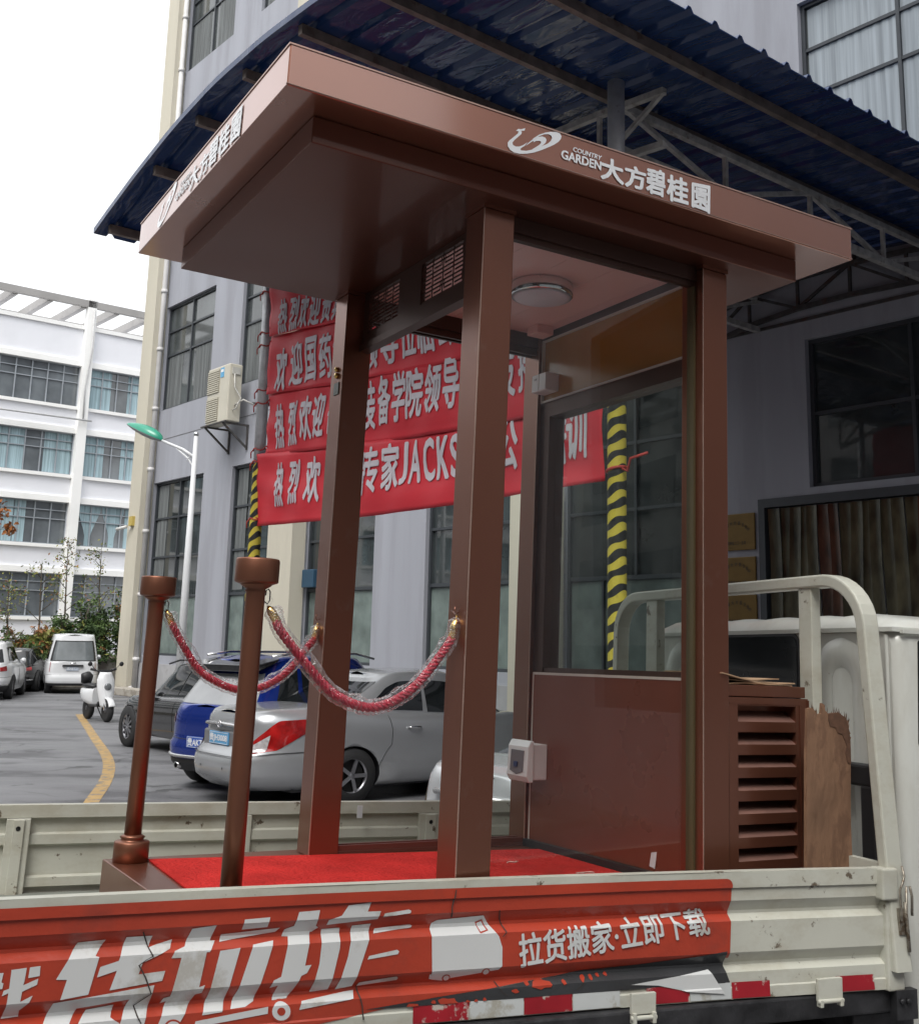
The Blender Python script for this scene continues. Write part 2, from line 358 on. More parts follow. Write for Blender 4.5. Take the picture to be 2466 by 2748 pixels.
holes = [x[:4] for x in wins] + [(25.15, 31.5, 0., 4.14)]
m_ = MB(); wall_holes(m_, .3, 40, 0, 27, holes, 0, .22)
m_.box(.3, 40, .22, 14, 0, 27)          # solid behind the openings
m_.build('wall', wallg, fac, recalc=False)
m_ = MB()
for a, b in ((.65, 1.5), (9.86, 11.1), (19.48, 20.6)):
    m_.box(a, b, -.4, .05, 0, 27.3)
m_.box(.2, 40, -.15, .3, 27, 27.6)
m_.build('pilasters', creamw, fac)
m_ = MB(); m_.box(1.5, 24.3, -.06, .0, .0, .95); m_.build('plinth', mat('plinth_grey', (.36, .36, .37), .8, var=.15, vs=2, dirt=.4, ds=2, dcol=(.12, .11, .1)), fac)
random.seed(3)
for (a, b, c, d, kind) in wins:
    if d > 19 and a > 10: continue
    f = MB(); y = .10; t = .055
    f.box(a, a + .07, y, y + .1, c, d); f.box(b - .07, b, y, y + .1, c, d); f.box(a + .07, b - .07, y, y + .1, c, c + .07); f.box(a + .07, b - .07, y, y + .1, d - .07, d)
    if kind == 0: zc = (3.0, 4.22, 5.45); xc = [(a + b) / 2] 
    elif kind == 1: zc = (c + 1.85, c + 2.67); xc = [(a + b) / 2] if b - a < 4 else [a + 1.75, a + 3.4, a + 5.1]
    else: zc = (5.44,); xc = [27.87, 29.6]
    if abs(a - 20.6) < .1 and kind == 0: xc = [22.36]
    for z in zc: f.box(a + .07, b - .07, y + .012, y + .09, z - (.05 if kind == 0 and z == 3.0 else .03), z + .03)
    for x in xc: f.box(x - .03, x + .03, y, y + .095, (3.03 if kind == 0 else c + .07), d - .07)
    if kind == 0:
        f.box(a + .9, a + .95, y + .015, y + .085, c + .07, 2.95)
    fo = f.build('window', fram, fac)
    gm = MB()
    ys = y + .06
    if kind == 0:
        gm.box(a + .07, b - .07, ys, ys + .02, 3.03, d - .07, 0); gm.box(a + .07, b - .07, ys, ys + .02, c + .07, 2.94, 1)
    else: gm.box(a + .07, b - .07, ys, ys + .02, c + .07, d - .07, 2 if kind == 1 else 0)
    gm.build('pane', [pane, frost, pane2], fo)
    if kind == 1 or (kind == 0 and a < 8):       # curtains hanging against the glass
        for q in range(2 if kind == 1 else 1):
            u0 = a + .15 + (b - a) * (.0 if q == 0 else .55); u1 = u0 + (b - a) * (.2 if kind == 0 else random.uniform(.25, .42))
            if kind == 1 and b - a > 4: u0 = a + .1; u1 = b - .1
            zt = (c + 1.8) if kind == 1 and b - a < 4 else d - .1
            cm_ = MB(); cm_.grid(lambda i, j: (u0 + (u1 - u0) * i, ys - .012 + .008 * sin(i * (u1 - u0) * 38 + 2 * sin(i * 9)), (c + .08 if kind else 3.1) + (zt - (c + .08 if kind else 3.1)) * j), 90, 1)
            cm_.build('curtain', mat('pale_curtain', (.33, .37, .40), .8, var=.25, vs=2, stretch=(8, 1, .2)) if b - a > 4 else curtg, fo)
            if b - a > 4: break
# white paper notes, blue box in a window
m_ = MB(); m_.box(11.2, 11.75, -.12, .12, 3.05, 3.5); m_.build('blue_fan_box', mat('dull_blue', (.025, .07, .12), .5), fac, bevel=.02)
# downpipe
m_ = MB(); m_.tube([(1.56, -.16, z) for z in (0.15, 27)], .085, 12)
for z in range(1, 26, 2): m_.tube([(1.56, -.16, z), (1.56, -.16, z + .12)], .105, 12)
m_.tube([(1.56, -.16, .18), (1.4, -.4, .1), (.6, -.7, .09), (.0, -.75, .08)], .09, 10)
m_.build('downpipe', mat('pipe_white', (.62, .61, .60), .5, var=.1, vs=3, dirt=.3, ds=3, dcol=(.3, .28, .25)), fac)
# big doorway with strip curtain
f = MB(); f.box(25.15, 25.27, -.03, .12, 0, 4.14); f.box(25.27, 31.5, -.03, .12, 4.0, 4.14); f.box(31.38, 31.5, -.03, .12, 0, 4.0)
do = f.build('doorway', fram, fac)
strip = mat('strip_curtain', (.075, .068, .04), .22, 0, var=.75, vs=1.3, spec=.5, stretch=(3, 1, 1.2), bump=.1, bs=6)
strip2 = mat('strip_curtain_red', (.085, .04, .025), .2, 0, var=.7, vs=1.6, spec=.5, stretch=(3, 1, 1.2))
m_ = MB(); x = 25.3; k = 0
while x < 31.3:
    wv = random.uniform(.16, .23)
    m_.grid(lambda i, j: (x + wv * i + .02 * sin(j * 5 + k), .02 + (k % 2) * .03 + .02 * sin(i * pi) + .015 * sin(j * 7 + k), 3.98 - 3.9 * j), 4, 14, m=1 if random.random() < .3 else 0)
    x += wv * .9; k += 1
m_.build('strip_curtain', [strip, strip2], do)
# purlin/angle pinned to wall under canopy
m_ = MB(); m_.box(24.3, 34, -.03, 0, 6.95, 7.0); m_.build('wall_beam', ironp, fac)
# gold plaques
plq = mat('brass_plaque', (.17, .105, .03), .42, .5, var=.15, vs=3); pli = mat('plaque_ink', (.05, .035, .02), .6)
for k, (a, b, c, d, lab) in enumerate(((24.3, 25.08, 3.34, 3.94, 'brass name plaque left of the doorway, topmost of three with a curved line of writing'), (24.3, 25.08, 2.70, 3.23, 'middle brass name plaque on the wall left of the doorway'), (24.3, 25.08, 2.08, 2.62, 'lowest brass name plaque left of the doorway, half hidden behind the truck headboard'))):
    t = thing('plaque', lab, 'plaque', FS, ((a + b) / 2, 0, c), 'brass plaques beside the doorway')
    m_ = MB(); m_.box(a, b, -.035, -.004, c, d); m_.build('plate', plq, t, bevel=.01)
    m_ = MB()
    for i in range(9 if k != 1 else 9):
        an = pi * (.9 - .8 * i / 8); cxp = (a + b) / 2 + .27 * cos(an); czp = (c + d) / 2 - .02 + .17 * sin(an)
        lay(m_, text_mesh('贵州省大方县企业中'[i], cxp - .027, cxp + .027, czp - .03, czp + .03, .01), lambda p, q: (p, -.037, q))
    lay(m_, text_mesh('示范单位二〇一五年', a + .18, b - .18, c + .09, c + .15, .01), lambda p, q: (p, -.037, q))
    m_.build('writing', pli, t)
# air conditioner outdoor unit on a bracket
ac = thing('air_conditioner', 'beige twin fan air conditioner outdoor unit on a bracket high on the grey pier', 'air conditioner', FS, (5.9, -.5, 7.9))
acm = mat('ac_beige', (.56, .53, .44), .5, var=.06, vs=2, dirt=.3, ds=3, dcol=(.3, .27, .2))
X0, X1, Y0, Y1, Z0, Z1 = 6.49, 7.79, -.75, -.34, 7.74, 9.40
m_ = MB(); m_.box(X0, X1, Y0, Y1, Z0, Z1); m_.build('casing', acm, ac, bevel=.03)
gl = mat('ac_grille', (.33, .30, .23), .6)
for zc in (8.16, 8.98):
    m_ = MB()
    for i in range(11): m_.box(X0 + .03, X0 + .72, Y0 - .03, Y0 - .012, zc - .33 + i * .062, zc - .33 + i * .062 + .03)
    m_.box(X0 + .02, X0 + .73, Y0 - .012, Y0 - .002, zc - .34, zc + .34, 1)
    m_.build('fan_grille', [acm, gl], ac)
m_ = MB(); m_.box(X0 + .78, X0 + .98, Y0 - .012, Y0, 9.05, 9.33); m_.box(X0 + .80, X0 + .96, Y0 - .014, Y0 - .012, 9.2, 9.28, 1)
m_.build('energy_sticker', [mat('sticker_blue', (.12, .38, .62), .5), mat('sticker_white', (.8, .8, .8), .5)], ac)
m_ = MB(); m_.box(X1, X1 + .03, Y0 + .08, Y1 - .08, 9.1, 9.3)
m_.tube([(X1 + .03, Y0 + .15, 9.1), (X1 + .08, Y0 + .15, 8.7), (X1 + .2, Y0 + .3, 8.4), (X1 + .12, Y0 + .2, 8.1), (X1 + .02, Y0 + .15, 8.05)], .02, 8)
m_.tube([(X1 + .02, Y0 + .2, 8.2), (X1 + .25, Y0 + .35, 8.35), (X1 + .35, -.05, 8.2)], .025, 8)
m_.build('pipes', mat('pipe_wrap', (.5, .49, .45), .7), ac)
m_ = MB()
for x in (X0 + .1, X1 - .1):
    m_.bar((x, -.85, 7.70), (x, 0, 7.70), .05, .05); m_.bar((x, -.8, 7.68), (x, -.02, 7.05), .05, .05); m_.bar((x, -.03, 7.70), (x, -.03, 7.0), .05, .05)
m_.bar((X0 - .1, -.82, 7.71), (X1 + .1, -.82, 7.71), .05, .04)
m_.build('bracket', ironp, ac)
m_ = MB()
for k_ in range(12): pass
m_.tube([(7.9, -.02, 8.35), (8.6, -.02, 8.2), (9.86, -.03, 8.45)], .018, 6); m_.tube([(11.1, -.02, 8.5), (13.5, -.02, 8.28), (16.2, -.02, 8.5), (19.4, -.02, 8.3)], .018, 6)
for a_, b_ in ((1.7, 9.8), (11.15, 19.4), (20.65, 34)): m_.box(a_, b_, -.008, .004, 8.0, 8.018)
m_.build('wall_cable', mat('cable_grey', (.16, .16, .16), .7), fac)
# security camera on the cream corner
sc = thing('security_camera', 'small white security camera on a yellow box on the cream corner pilaster', 'security camera', FS, (1.0, -.45, 5.2))
m_ = MB(); m_.box(.95, 1.2, -.5, -.4, 5.25, 5.55); m_.build('yellow_box', mat('yellow_box', (.5, .38, .1), .6), sc)
m_ = MB(); m_.tube([(.95, -.55, 5.22), (.62, -.75, 5.14)], .05, 10); m_.tube([(1.05, -.45, 5.25), (1.05, -.5, 5.05)], .015, 6); m_.build('camera_body', mat('cam_white', (.6, .6, .58), .4), sc)
# ---------------------------------------------------------------- white office building at the back
wh = mat('office_lilac', (.82, .83, .87), .85, var=.02, vs=.4, dirt=.1, ds=.5, dth=.5, dcol=(.5, .5, .52))
whw = mat('office_white', (.92, .92, .90), .8, var=.04, vs=.6, dirt=.15, ds=.8, dcol=(.55, .53, .48))
offb = thing('office_building', 'long pale white office building with ribbon windows and a roof pergola', 'building', FS, (-20, 0, 0))
def R(p): # (n, z) on the plane s=-20 with n=-y ; local x = s
    return p
FO_F = FS @ Matrix.Translation((-20, 0, 0)) @ Matrix.Rotation(radians(90), 4, 'Z')     # local x = +y (into), faces +s
offb.matrix_world = FO_F; OFF[offb.name] = Vector((0, 0, 0))
# local: X = -n (into the site, to the right in the picture), Y = -s (into the building), Z
cols = [(5.0 + 0.0 + 9.0 * k, 5.45 + 9.0 * k) for k in range(-5, 5)]
rows = [(1.15, 3.4), (4.69, 6.55), (6.07 + 0, 0), ]
rows = [(1.1, 4.1 - .45), (4.69 - 3.49 + 3.49 * 1, 0)]
tops = [4.69, 8.19, 11.68, 15.16]; rows = [(t - 2.1, t) for t in tops]
holesC = []
for (c0, c1), (d0, d1) in zip(cols, cols[1:]):
    for a, b in rows: holesC.append((c1, d0, a, b))
m_ = MB(); wall_holes(m_, cols[0][0], cols[-1][1], 0, 17.1, holesC, 0, .3); m_.box(cols[0][0], cols[-1][1], .3, 12, 0, 17.1)
m_.build('wall', wh, offb, recalc=False)
m_ = MB()
for a, b in cols: m_.box(a, b, -.35, .05, 0, 18.7)
for h in holesC:
    m_.box(h[0], h[1], -.12, .02, h[3], h[3] + .28); m_.box(h[0], h[1], -.14, .02, h[2] - .16, h[2])
m_.box(cols[0][0], cols[-1][1], -.1, .2, 17.1, 17.3)
m_.build('columns_and_bands', whw, offb)
# pergola: outer beam, inner beam, slats
m_ = MB(); m_.box(cols[0][0], cols[-1][1], -.35, -.1, 18.25, 18.6); m_.box(cols[0][0], cols[-1][1], 4.4, 4.65, 18.25, 18.6)
x = cols[0][0]
while x < cols[-1][1]: m_.box(x, x + .28, -.1, 4.4, 18.22, 18.62); x += 1.72
for x in (0.5, 14.2, -8.5, 9.3): m_.box(x, x + .3, 4.3, 4.7, 17, 18.3)
m_.build('pergola', mat('pergola_conc', (.34, .33, .32), .85, var=.1, vs=1, dirt=.3, ds=1.2, dcol=(.3, .28, .25)), offb)
fr2 = mat('alu_frame', (.36, .39, .42), .45, .3); cb2 = mat('blue_curtain', (.33, .45, .49), .8, var=.3, vs=1.5, stretch=(9, 1, .2)); pn2 = mat('office_glass', (.13, .145, .155), .05, 0, var=.5, vs=.6, spec=.9)
random.seed(11)
for hi, h in enumerate(holesC):
    if h[1] < -22 or h[0] > 15: 
        if h[0] > 15: continue
    f = MB(); nx = int(round((h[1] - h[0]) / .78)); 
    for i in range(nx + 1):
        x = h[0] + (h[1] - h[0]) * i / nx; f.box(max(h[0], x - .028), min(h[1], x + .028), .12, .19, h[2], h[3])
    for z in (h[3] - .42, h[3] - .85): f.box(h[0], h[1], .125, .185, z - .02, z + .025)
    f.box(h[0], h[1], .12, .19, h[2], h[2] + .05); f.box(h[0], h[1], .12, .19, h[3] - .05, h[3])
    fo = f.build('window', fr2, offb); g_ = MB(); g_.box(h[0], h[1], .2, .22, h[2], h[3]); g_.build('pane', pn2, fo)
    row = tops.index(h[3])
    if row in (1, 2) or random.random() < .25:
        x = h[0] + .1
        while x < h[1] - .6:
            wv = random.uniform(.5, 1.6); x1 = min(x + wv, h[1] - .05); tie = random.random() < .4
            c_ = MB(); c_.grid(lambda i, j: (x + (x1 - x) * (.5 + (i - .5) * (1 - (.75 * max(0, min(1, (j - .1) / .6)) if tie else 0))), .19 - .004 * sin(i * 40), h[3] - .05 - (h[3] - h[2] - .1) * j), 24, 8)
            c_.build('curtain', cb2, fo)
            x = x1 + random.choice((.05, .2, .9, 1.8))
m_ = MB(); m_.tube([(-8, -.5, 12.3), (5.6, -.5, 12.35)], .05, 6); m_.tube([(5.3, -.42, 18.2), (5.35, -.42, 16), (5.15, -.42, 14), (5.2, -.42, 12.4)], .04, 6)
m_.build('conduit', mat('conduit', (.55, .55, .55), .6), offb)
# unseen building added behind the camera, blocking sky light and darkening glass reflections
F4 = Matrix.Translation((4, -26, 0))
F4 = Matrix.Translation((4, -17, 0))
opp = thing('added_back_block', 'plain dark brick block added unseen behind the camera to shade the yard', 'building', F4)
m_ = MB(); hs_ = [(x, x + 4, z, z + 2.2) for x in range(-26, 24, 6) for z in (1.2, 5, 8.8, 12.6)]
wall_holes(m_, 28, -30, 0, 12, [], 0, 0) if False else None
m_.box(-34, 30, -10, 0, 0, 19); m_.build('wall', mat('dark_brick', (.13, .085, .07), .9, var=.2, vs=2), opp)
lane_block = thing('added_lane_block', 'long grey block added unseen behind and left of the camera to cut the sky light', 'building', FS, (25, -36, 0))  # added out of view, narrows the band of sky lighting the canopy wall
m_ = MB(); m_.box(-12, 60, -46, -33, 0, 20); m_.build('wall', mat('lane_block_grey', (.30, .29, .28), .9, var=.1, vs=1), lane_block)
for a_ in range(-10, 58, 5):
    for c_ in (1.2, 5, 8.8, 12.6):
        m_ = MB(); m_.box(a_, a_ + 3.2, -33.0, -32.95, c_, c_ + 2.2); m_.build('window', pane, lane_block)
wing = thing('added_side_wing', 'grey wing added out of view at the right to shade the wall under the canopy', 'building', FS, (38, -4, 0))  # unseen wing, added to block light coming from the right
m_ = MB(); wall_holes(m_, 34.2, 50, 0, 27, [(35.5, 38, 9, 12.5), (40, 43.5, 9, 12.5), (35.5, 38, 1.2, 6), (40, 43.5, 1.2, 6)], -7.5, .2); m_.box(34.2, 50, -7.3, -.05, 0, 27); m_.build('wall', wallg, wing, recalc=False)
for a_, b_, c_, d_ in ((35.5, 38, 9, 12.5), (40, 43.5, 9, 12.5), (35.5, 38, 1.2, 6), (40, 43.5, 1.2, 6)):
    m_ = MB(); m_.box(a_, b_, -7.36, -7.32, c_, d_); m_.build('window', pane, wing)
for h in hs_:
    f = MB(); f.box(h[0], h[1], .002, .05, h[2], h[3]); f.build('window', pane, opp)
# ---------------------------------------------------------------- street lamp
lw = mat('lamp_white', (.72, .73, .74), .35, 0, var=.03)
PL = ground(480, 1790)   # direction only; distance fixed below
d = ray(527, 1171); top = CAM + d * (27.5 / d.y)
lp = thing('street_lamp', 'white curved arm street lamp with green head in front of the factory corner', 'street lamp', ID, (top.x, top.y, 0))
m_ = MB(); m_.tube([(top.x, top.y, 0), (top.x, top.y, 3.5), (top.x, top.y, top.z)], [.105, .085, .05], 16)
m_.build('pole', lw, lp)
m_ = MB(); m_.lathe([(0, -.07), (.05, -.05), (.07, 0), (.05, .05), (0, .07)], (top.x, top.y, top.z + .05), 16); m_.build('finial', chrome, lp)
d = ray(436, 1182); hd = CAM + d * (27.9 / d.y); d = ray(340, 1137); he = CAM + d * (28.3 / d.y)
d = ray(522, 1228); a1 = CAM + d * (27.5 / d.y); d = ray(521, 1258); a2 = CAM + d * (27.5 / d.y)
m_ = MB(); m_.tube([a1, a1.lerp(hd, .35) + Vector((0, 0, .05)), a1.lerp(hd, .7) + Vector((0, 0, .02)), hd], [.045, .04, .035, .03], 10)
mid = a1.lerp(hd, .55)
m_.tube([a2, a2.lerp(mid, .35) + Vector((0, 0, -.06)) + Vector((0, 0, .28)) * .5, mid], .022, 8)
m_.bar(a1.lerp(a2, .6) + Vector((-.2, .05, .12)), a1.lerp(hd, .12), .02, .02)
m_.build('arm', lw, lp)
ax = (he - hd); Lh = ax.length; ax.normalize(); side = ax.cross(Vector((0, 0, 1))).normalized(); up_ = side.cross(ax).normalized()
def headf(top_):
    def fn(i, j):
        t = i; r = .19 * (sin(pi * min(1, t ** .8)) ** .7 if 0 < t < 1 else 0.0) + .03 * (1 - t)
        a = pi * j * (1 if top_ else -1); h = .16 if top_ else .08
        return hd + ax * (Lh * t) + side * (r * cos(a)) + up_ * (r / .17 * h * sin(a))
    return fn
m_ = MB(); m_.grid(headf(True), 16, 10); m_.build('lamp_head', mat('lamp_green', (.02, .30, .19), .3, 0, coat=.4), lp)
m_ = MB(); m_.grid(headf(False), 16, 10); m_.build('lens', mat('lamp_lens', (.30, .31, .32), .3), lp)
# ================================================================== CANOPY
ironc = mat('canopy_iron', (.46, .45, .43), .5, .1, var=.3, vs=8, dirt=.6, ds=5, dth=.58, dcol=(.13, .075, .05))
can = thing('canopy', 'dark blue arched corrugated steel canopy on pipe posts with iron trusses above the yard', 'canopy', FS, (27, -6, 0))
prof = [(22.2, 6.93), (23.0, 7.20), (23.8, 7.43), (24.93, 7.70), (26.0, 7.82), (27.1, 7.84), (28.1, 7.78), (29.0, 7.71), (30.05, 7.62)]
def gz(s):
    for (a, b), (c, d) in zip(prof, prof[1:]):
        if s <= c or c == prof[-1][0]: return b + (d - b) * (s - a) / (c - a)
    return prof[-1][1]
def gsm(s): return (gz(s - .4) + gz(s + .4)) / 2 if 22.7 < s < 29.6 else gz(s)
sheetb = bpy.data.materials.new('blue_sheet'); sheetb.use_nodes = True
t = sheetb.node_tree; b = t.nodes['Principled BSDF']; tc = t.nodes.new('ShaderNodeTexCoord'); mp = t.nodes.new('ShaderNodeMapping')
mp.inputs['Scale'].default_value = (1.5, 4.2, 1); t.links.new(tc.outputs['Object'], mp.inputs[0])
n = t.nodes.new('ShaderNodeTexNoise'); n.inputs['Scale'].default_value = 1.1; n.inputs['Detail'].default_value = 3; n.inputs['Distortion'].default_value = .8; t.links.new(mp.outputs[0], n.inputs[0])
bp = t.nodes.new('ShaderNodeBump'); bp.inputs['Strength'].default_value = .8; bp.inputs['Distance'].default_value = .03; t.links.new(n.outputs[0], bp.inputs['Height']); t.links.new(bp.outputs[0], b.inputs['Normal'])
b.inputs['Base Color'].default_value = (.012, .036, .12, 1); b.inputs['Roughness'].default_value = .14; b.inputs['Specular IOR Level'].default_value = .6
m_ = MB(); NY = 27
s_list = [22.2 + .22 * i for i in range(37)]; s_list = [s for s in s_list if s <= 30.05] + [30.05]
# corrugation: ribs running along s, every .385 in n
ycs = []
y = 0.
while y > -10.05:
    ycs += [(y, 0), (y - .15, 0), (y - .19, .055), (y - .23, .055), (y - .27, 0)]; y -= .385
ycs = [(max(-10.05, a), b) for a, b in ycs]
vs = []; 
for s in s_list:
    for (yy, h) in ycs: vs.append((s, yy, gsm(s) + h))
nC = len(ycs)
fs = [(i * nC + j, (i + 1) * nC + j, (i + 1) * nC + j + 1, i * nC + j + 1) for i in range(len(s_list) - 1) for j in range(nC - 1)]
m_.add(vs, fs, 0, False)
o = m_.build('roof_sheet', sheetb, can, recalc=False)
q = o.modifiers.new('th', 'SOLIDIFY'); q.thickness = .012; q.offset = 1
purl = mat('purlin_brown', (.20, .165, .145), .55, .3, var=.3, vs=6, dirt=.6, ds=5, dth=.58, dcol=(.10, .05, .03))
for s in (22.45, 23.75, 24.85, 25.95, 27.1, 28.25, 29.4):
    p = MB(); z = gsm(s) - .012; p.box(s - .035, s + .035, -9.95, -.05, z - .115, z - .005); p.build('purlin', purl, can)
def truss_n(s, zt, zb, n0=7.0):
    p = MB()
    p.bar((s, -n0, zt), (s, -.1, zt), .08, .08); p.bar((s, -n0, zb), (s, -.1, zb), .09, .09)
    ns = [n0 - .1 - i * 1.75 for i in range(5)]
    for i in range(len(ns)):
        if i % 1 == 0 and i > 0: p.bar((s, -ns[i], zt), (s, -ns[i], zb), .05, .05)
        if i + 1 < len(ns):
            a, b = (zt, zb) if i % 2 == 0 else (zb, zt)
            p.bar((s, -ns[i], a), (s, -ns[i + 1], b), .055, .055)
    return p
truss_n(28.3, 7.62, 7.10, 6.62).build('truss', ironc, can)
truss_n(25.3, 7.5, 6.95).build('truss', ironc, can)
def arch(n_, z_off=.16, h=.6):
    p = MB(); ss = [22.3 + .95 * i for i in range(8)]
    for a, b in zip(ss, ss[1:]):
        p.bar((a, -n_, gsm(a) - z_off), (b, -n_, gsm(b) - z_off), .07, .07)
        p.bar((a, -n_, gsm(a) - z_off - h), (b, -n_, gsm(b) - z_off - h), .07, .07)
    for i, (a, b) in enumerate(zip(ss, ss[1:])):
        z1, z2 = (gsm(a) - z_off, gsm(b) - z_off - h) if i % 2 else (gsm(a) - z_off - h, gsm(b) - z_off)
        p.bar((a, -n_, z1), (b, -n_, z2), .045, .045)
        p.bar((a, -n_, gsm(a) - z_off), (a, -n_, gsm(a) - z_off - h), .045, .045)
    return p
arch(6.62).build('arched_truss', ironc, can)
ar_ = arch(.12, h=.5)
ar_.build('arched_truss', ironp, can)
# posts (sight lines through the two pipes)
def post_at(u, v, dist):
    d = ray(u, v); P = CAM + d * (dist / d.y); return W2S(P)
PR = post_at(1655, 1300, 11.6); PLp = post_at(684.5, 1440, 16.4)
stripe_y = mat('hazard_yellow', (.62, .50, .06), .5, var=.1, vs=5, dirt=.35, ds=8, dcol=(.1, .09, .05)); stripe_k = mat('hazard_black', (.02, .02, .02), .5)
for P, r, zt, ys in ((PR, .090, 7.62, 5.85), (PLp, .080, 6.95, 4.2)):
    p = MB(); p.tube([(P.x, P.y, ys), (P.x, P.y, zt)], r, 24); p.build('post', steel, can)
    p = MB()   # helical hazard tape wrap as real wrapped strips (surface pattern in the mesh)
    NA, pitch, rr = 24, .165 if P is PR else .165, r + .004
    NZ = int((ys - 0) / (pitch / 8)) 
    vs = []; 
    for j in range(NZ + 1):
        for k in range(NA):
            a = 2 * pi * k / NA; z = ys * j / NZ
            vs.append((P.x + rr * cos(a), P.y + rr * sin(a), z))
    for j in range(NZ):
        for k in range(NA):
            a = 2 * pi * (k + .5) / NA; z = ys * (j + .5) / NZ
            ph = (z + .09 * cos(a - .6) + .05 * sin(2 * a + int(z / pitch))) / pitch
            pass
    # finer surface so that the slanted bands have clean edges
    vs = []; fs = []; ms = []
    NA = 40; z = 0; band = 0
    def edge(zc, a, i): return zc + (.05 if P is PR else .07) * cos(a - .3) + .010 * sin(3 * a + i * 1.7)
    i = 0; zc = 0.02
    while zc < ys - .05:
        h = pitch / 2 * (1 + .12 * sin(i * 2.3)); z1 = min(zc + h, ys - .05)
        base = len(vs)
        for k in range(NA):
            a = 2 * pi * k / NA; vs.append((P.x + rr * cos(a), P.y + rr * sin(a), max(0, min(ys, edge(zc, a, i)))))
        for k in range(NA):
            a = 2 * pi * k / NA; vs.append((P.x + rr * cos(a), P.y + rr * sin(a), max(0, min(ys, edge(z1, a, i + 1)))))
        p.add(vs[base:], [(k, (k + 1) % NA, NA + (k + 1) % NA, NA + k) for k in range(NA)], i % 2, True)
        zc = z1; i += 1
    p.build('hazard_wrap', [stripe_y, stripe_k], can)
    p = MB(); p.box(P.x - .2, P.x + .2, P.y - .2, P.y + .2, 0, .03); p.build('base_plate', ironp, can)
# ---------------------------------------------------------------- banners between the posts
bred = mat('banner_red', (.66, .036, .052), .5, 0, var=.10, vs=1.2, spec=.4, bump=.3, bs=2.2, stretch=(.6, 1, 2.5)); bwh = mat('banner_white', (.66, .62, .66), .7, var=.06, vs=3)
s0b, s1b = PLp.x, PR.x; y0b, y1b = PLp.y, PR.y
def lineY(s): return y0b + (y1b - y0b) * (s - s0b) / (s1b - s0b)
def onban(u, v):
    a = Vector((s0b, y0b, 0)); b_ = Vector((s1b, y1b, 0)); d_ = b_ - a
    return inframe(FS, u, v, (d_.y, -d_.x, 0), a)
rowsB = [ # name, left s, right s, z bottom left, bottom right, top left, top right, chars [(char,u,v,w,h)]
    (0, 1627, (692, 1413), (1627, 1291), (702, 1221), (1622, 1083), 'bottom', [('热', 763, 1302, 27, 112), ('烈', 800, 1295, 30, 112), ('欢', 849, 1288, 42, 118), ('迎', 900, 1281, 40, 118), ('华', 935, 1276, 34, 118), ('警', 976, 1270, 34, 118), ('专', 1009, 1262, 44, 118), ('家', 1059, 1254, 46, 120), ('J', 1094, 1245, 20, 108), ('A', 1125, 1240, 30, 108), ('C', 1160, 1235, 30, 108), ('K', 1198, 1229, 34, 108), ('S', 1234, 1224, 28, 108), ('莅', 1278, 1215, 48, 116), ('临', 1326, 1208, 48, 116), ('公', 1376, 1196, 50, 128), ('司', 1440, 1190, 50, 120), ('培', 1503, 1180, 50, 130), ('训', 1556, 1163, 54, 135)]),
    (0, 0, (725, 1222), (1620, 1086), (732, 1060), (1600, 880), 'third', [('热', 764, 1146, 28, 112), ('烈', 800, 1138, 28, 112), ('欢', 836, 1124, 34, 112), ('迎', 870, 1116, 34, 112), ('航', 915, 1108, 38, 112), ('天', 958, 1100, 38, 112), ('装', 1003, 1092, 38, 124), ('备', 1044, 1076, 36, 124), ('学', 1086, 1066, 40, 128), ('院', 1128, 1057, 44, 126), ('领', 1175, 1045, 46, 126), ('导', 1223, 1030, 42, 130), ('莅', 1278, 1020, 46, 126), ('临', 1326, 1008, 46, 126), ('支', 1376, 1000, 44, 132), ('持', 1430, 985, 46, 130)]),
    (0, 0, (732, 1062), (1600, 884), (738, 905), (1585, 690), 'second', [('欢', 772, 996, 34, 110), ('迎', 812, 978, 34, 110), ('国', 850, 966, 34, 112), ('药', 892, 958, 36, 112), ('集', 930, 950, 34, 112), ('团', 970, 945, 36, 112), ('领', 1013, 940, 42, 105), ('导', 1063, 925, 46, 104), ('位', 1112, 903, 46, 110), ('临', 1162, 893, 46, 108), ('公', 1214, 876, 44, 110), ('司', 1264, 870, 44, 112), ('考', 1320, 855, 46, 114), ('察', 1375, 840, 46, 114)]),
    (0, 0, (740, 907), (1585, 694), (748, 760), (1570, 510), 'top', [('热', 783, 853, 26, 86), ('烈', 812, 846, 26, 86), ('欢', 838, 840, 26, 86), ('迎', 866, 832, 28, 86), ('贵', 896, 824, 28, 86), ('宾', 926, 816, 28, 86)]),
]
labs = {'bottom': 'lowest of the red welcome banners, tied between the posts and reaching furthest left', 'third': 'third red welcome banner from the top, just above the lowest strip', 'second': 'second red welcome banner from the top between the canopy posts', 'top': 'topmost red welcome banner, mostly hidden by the booth roof'}
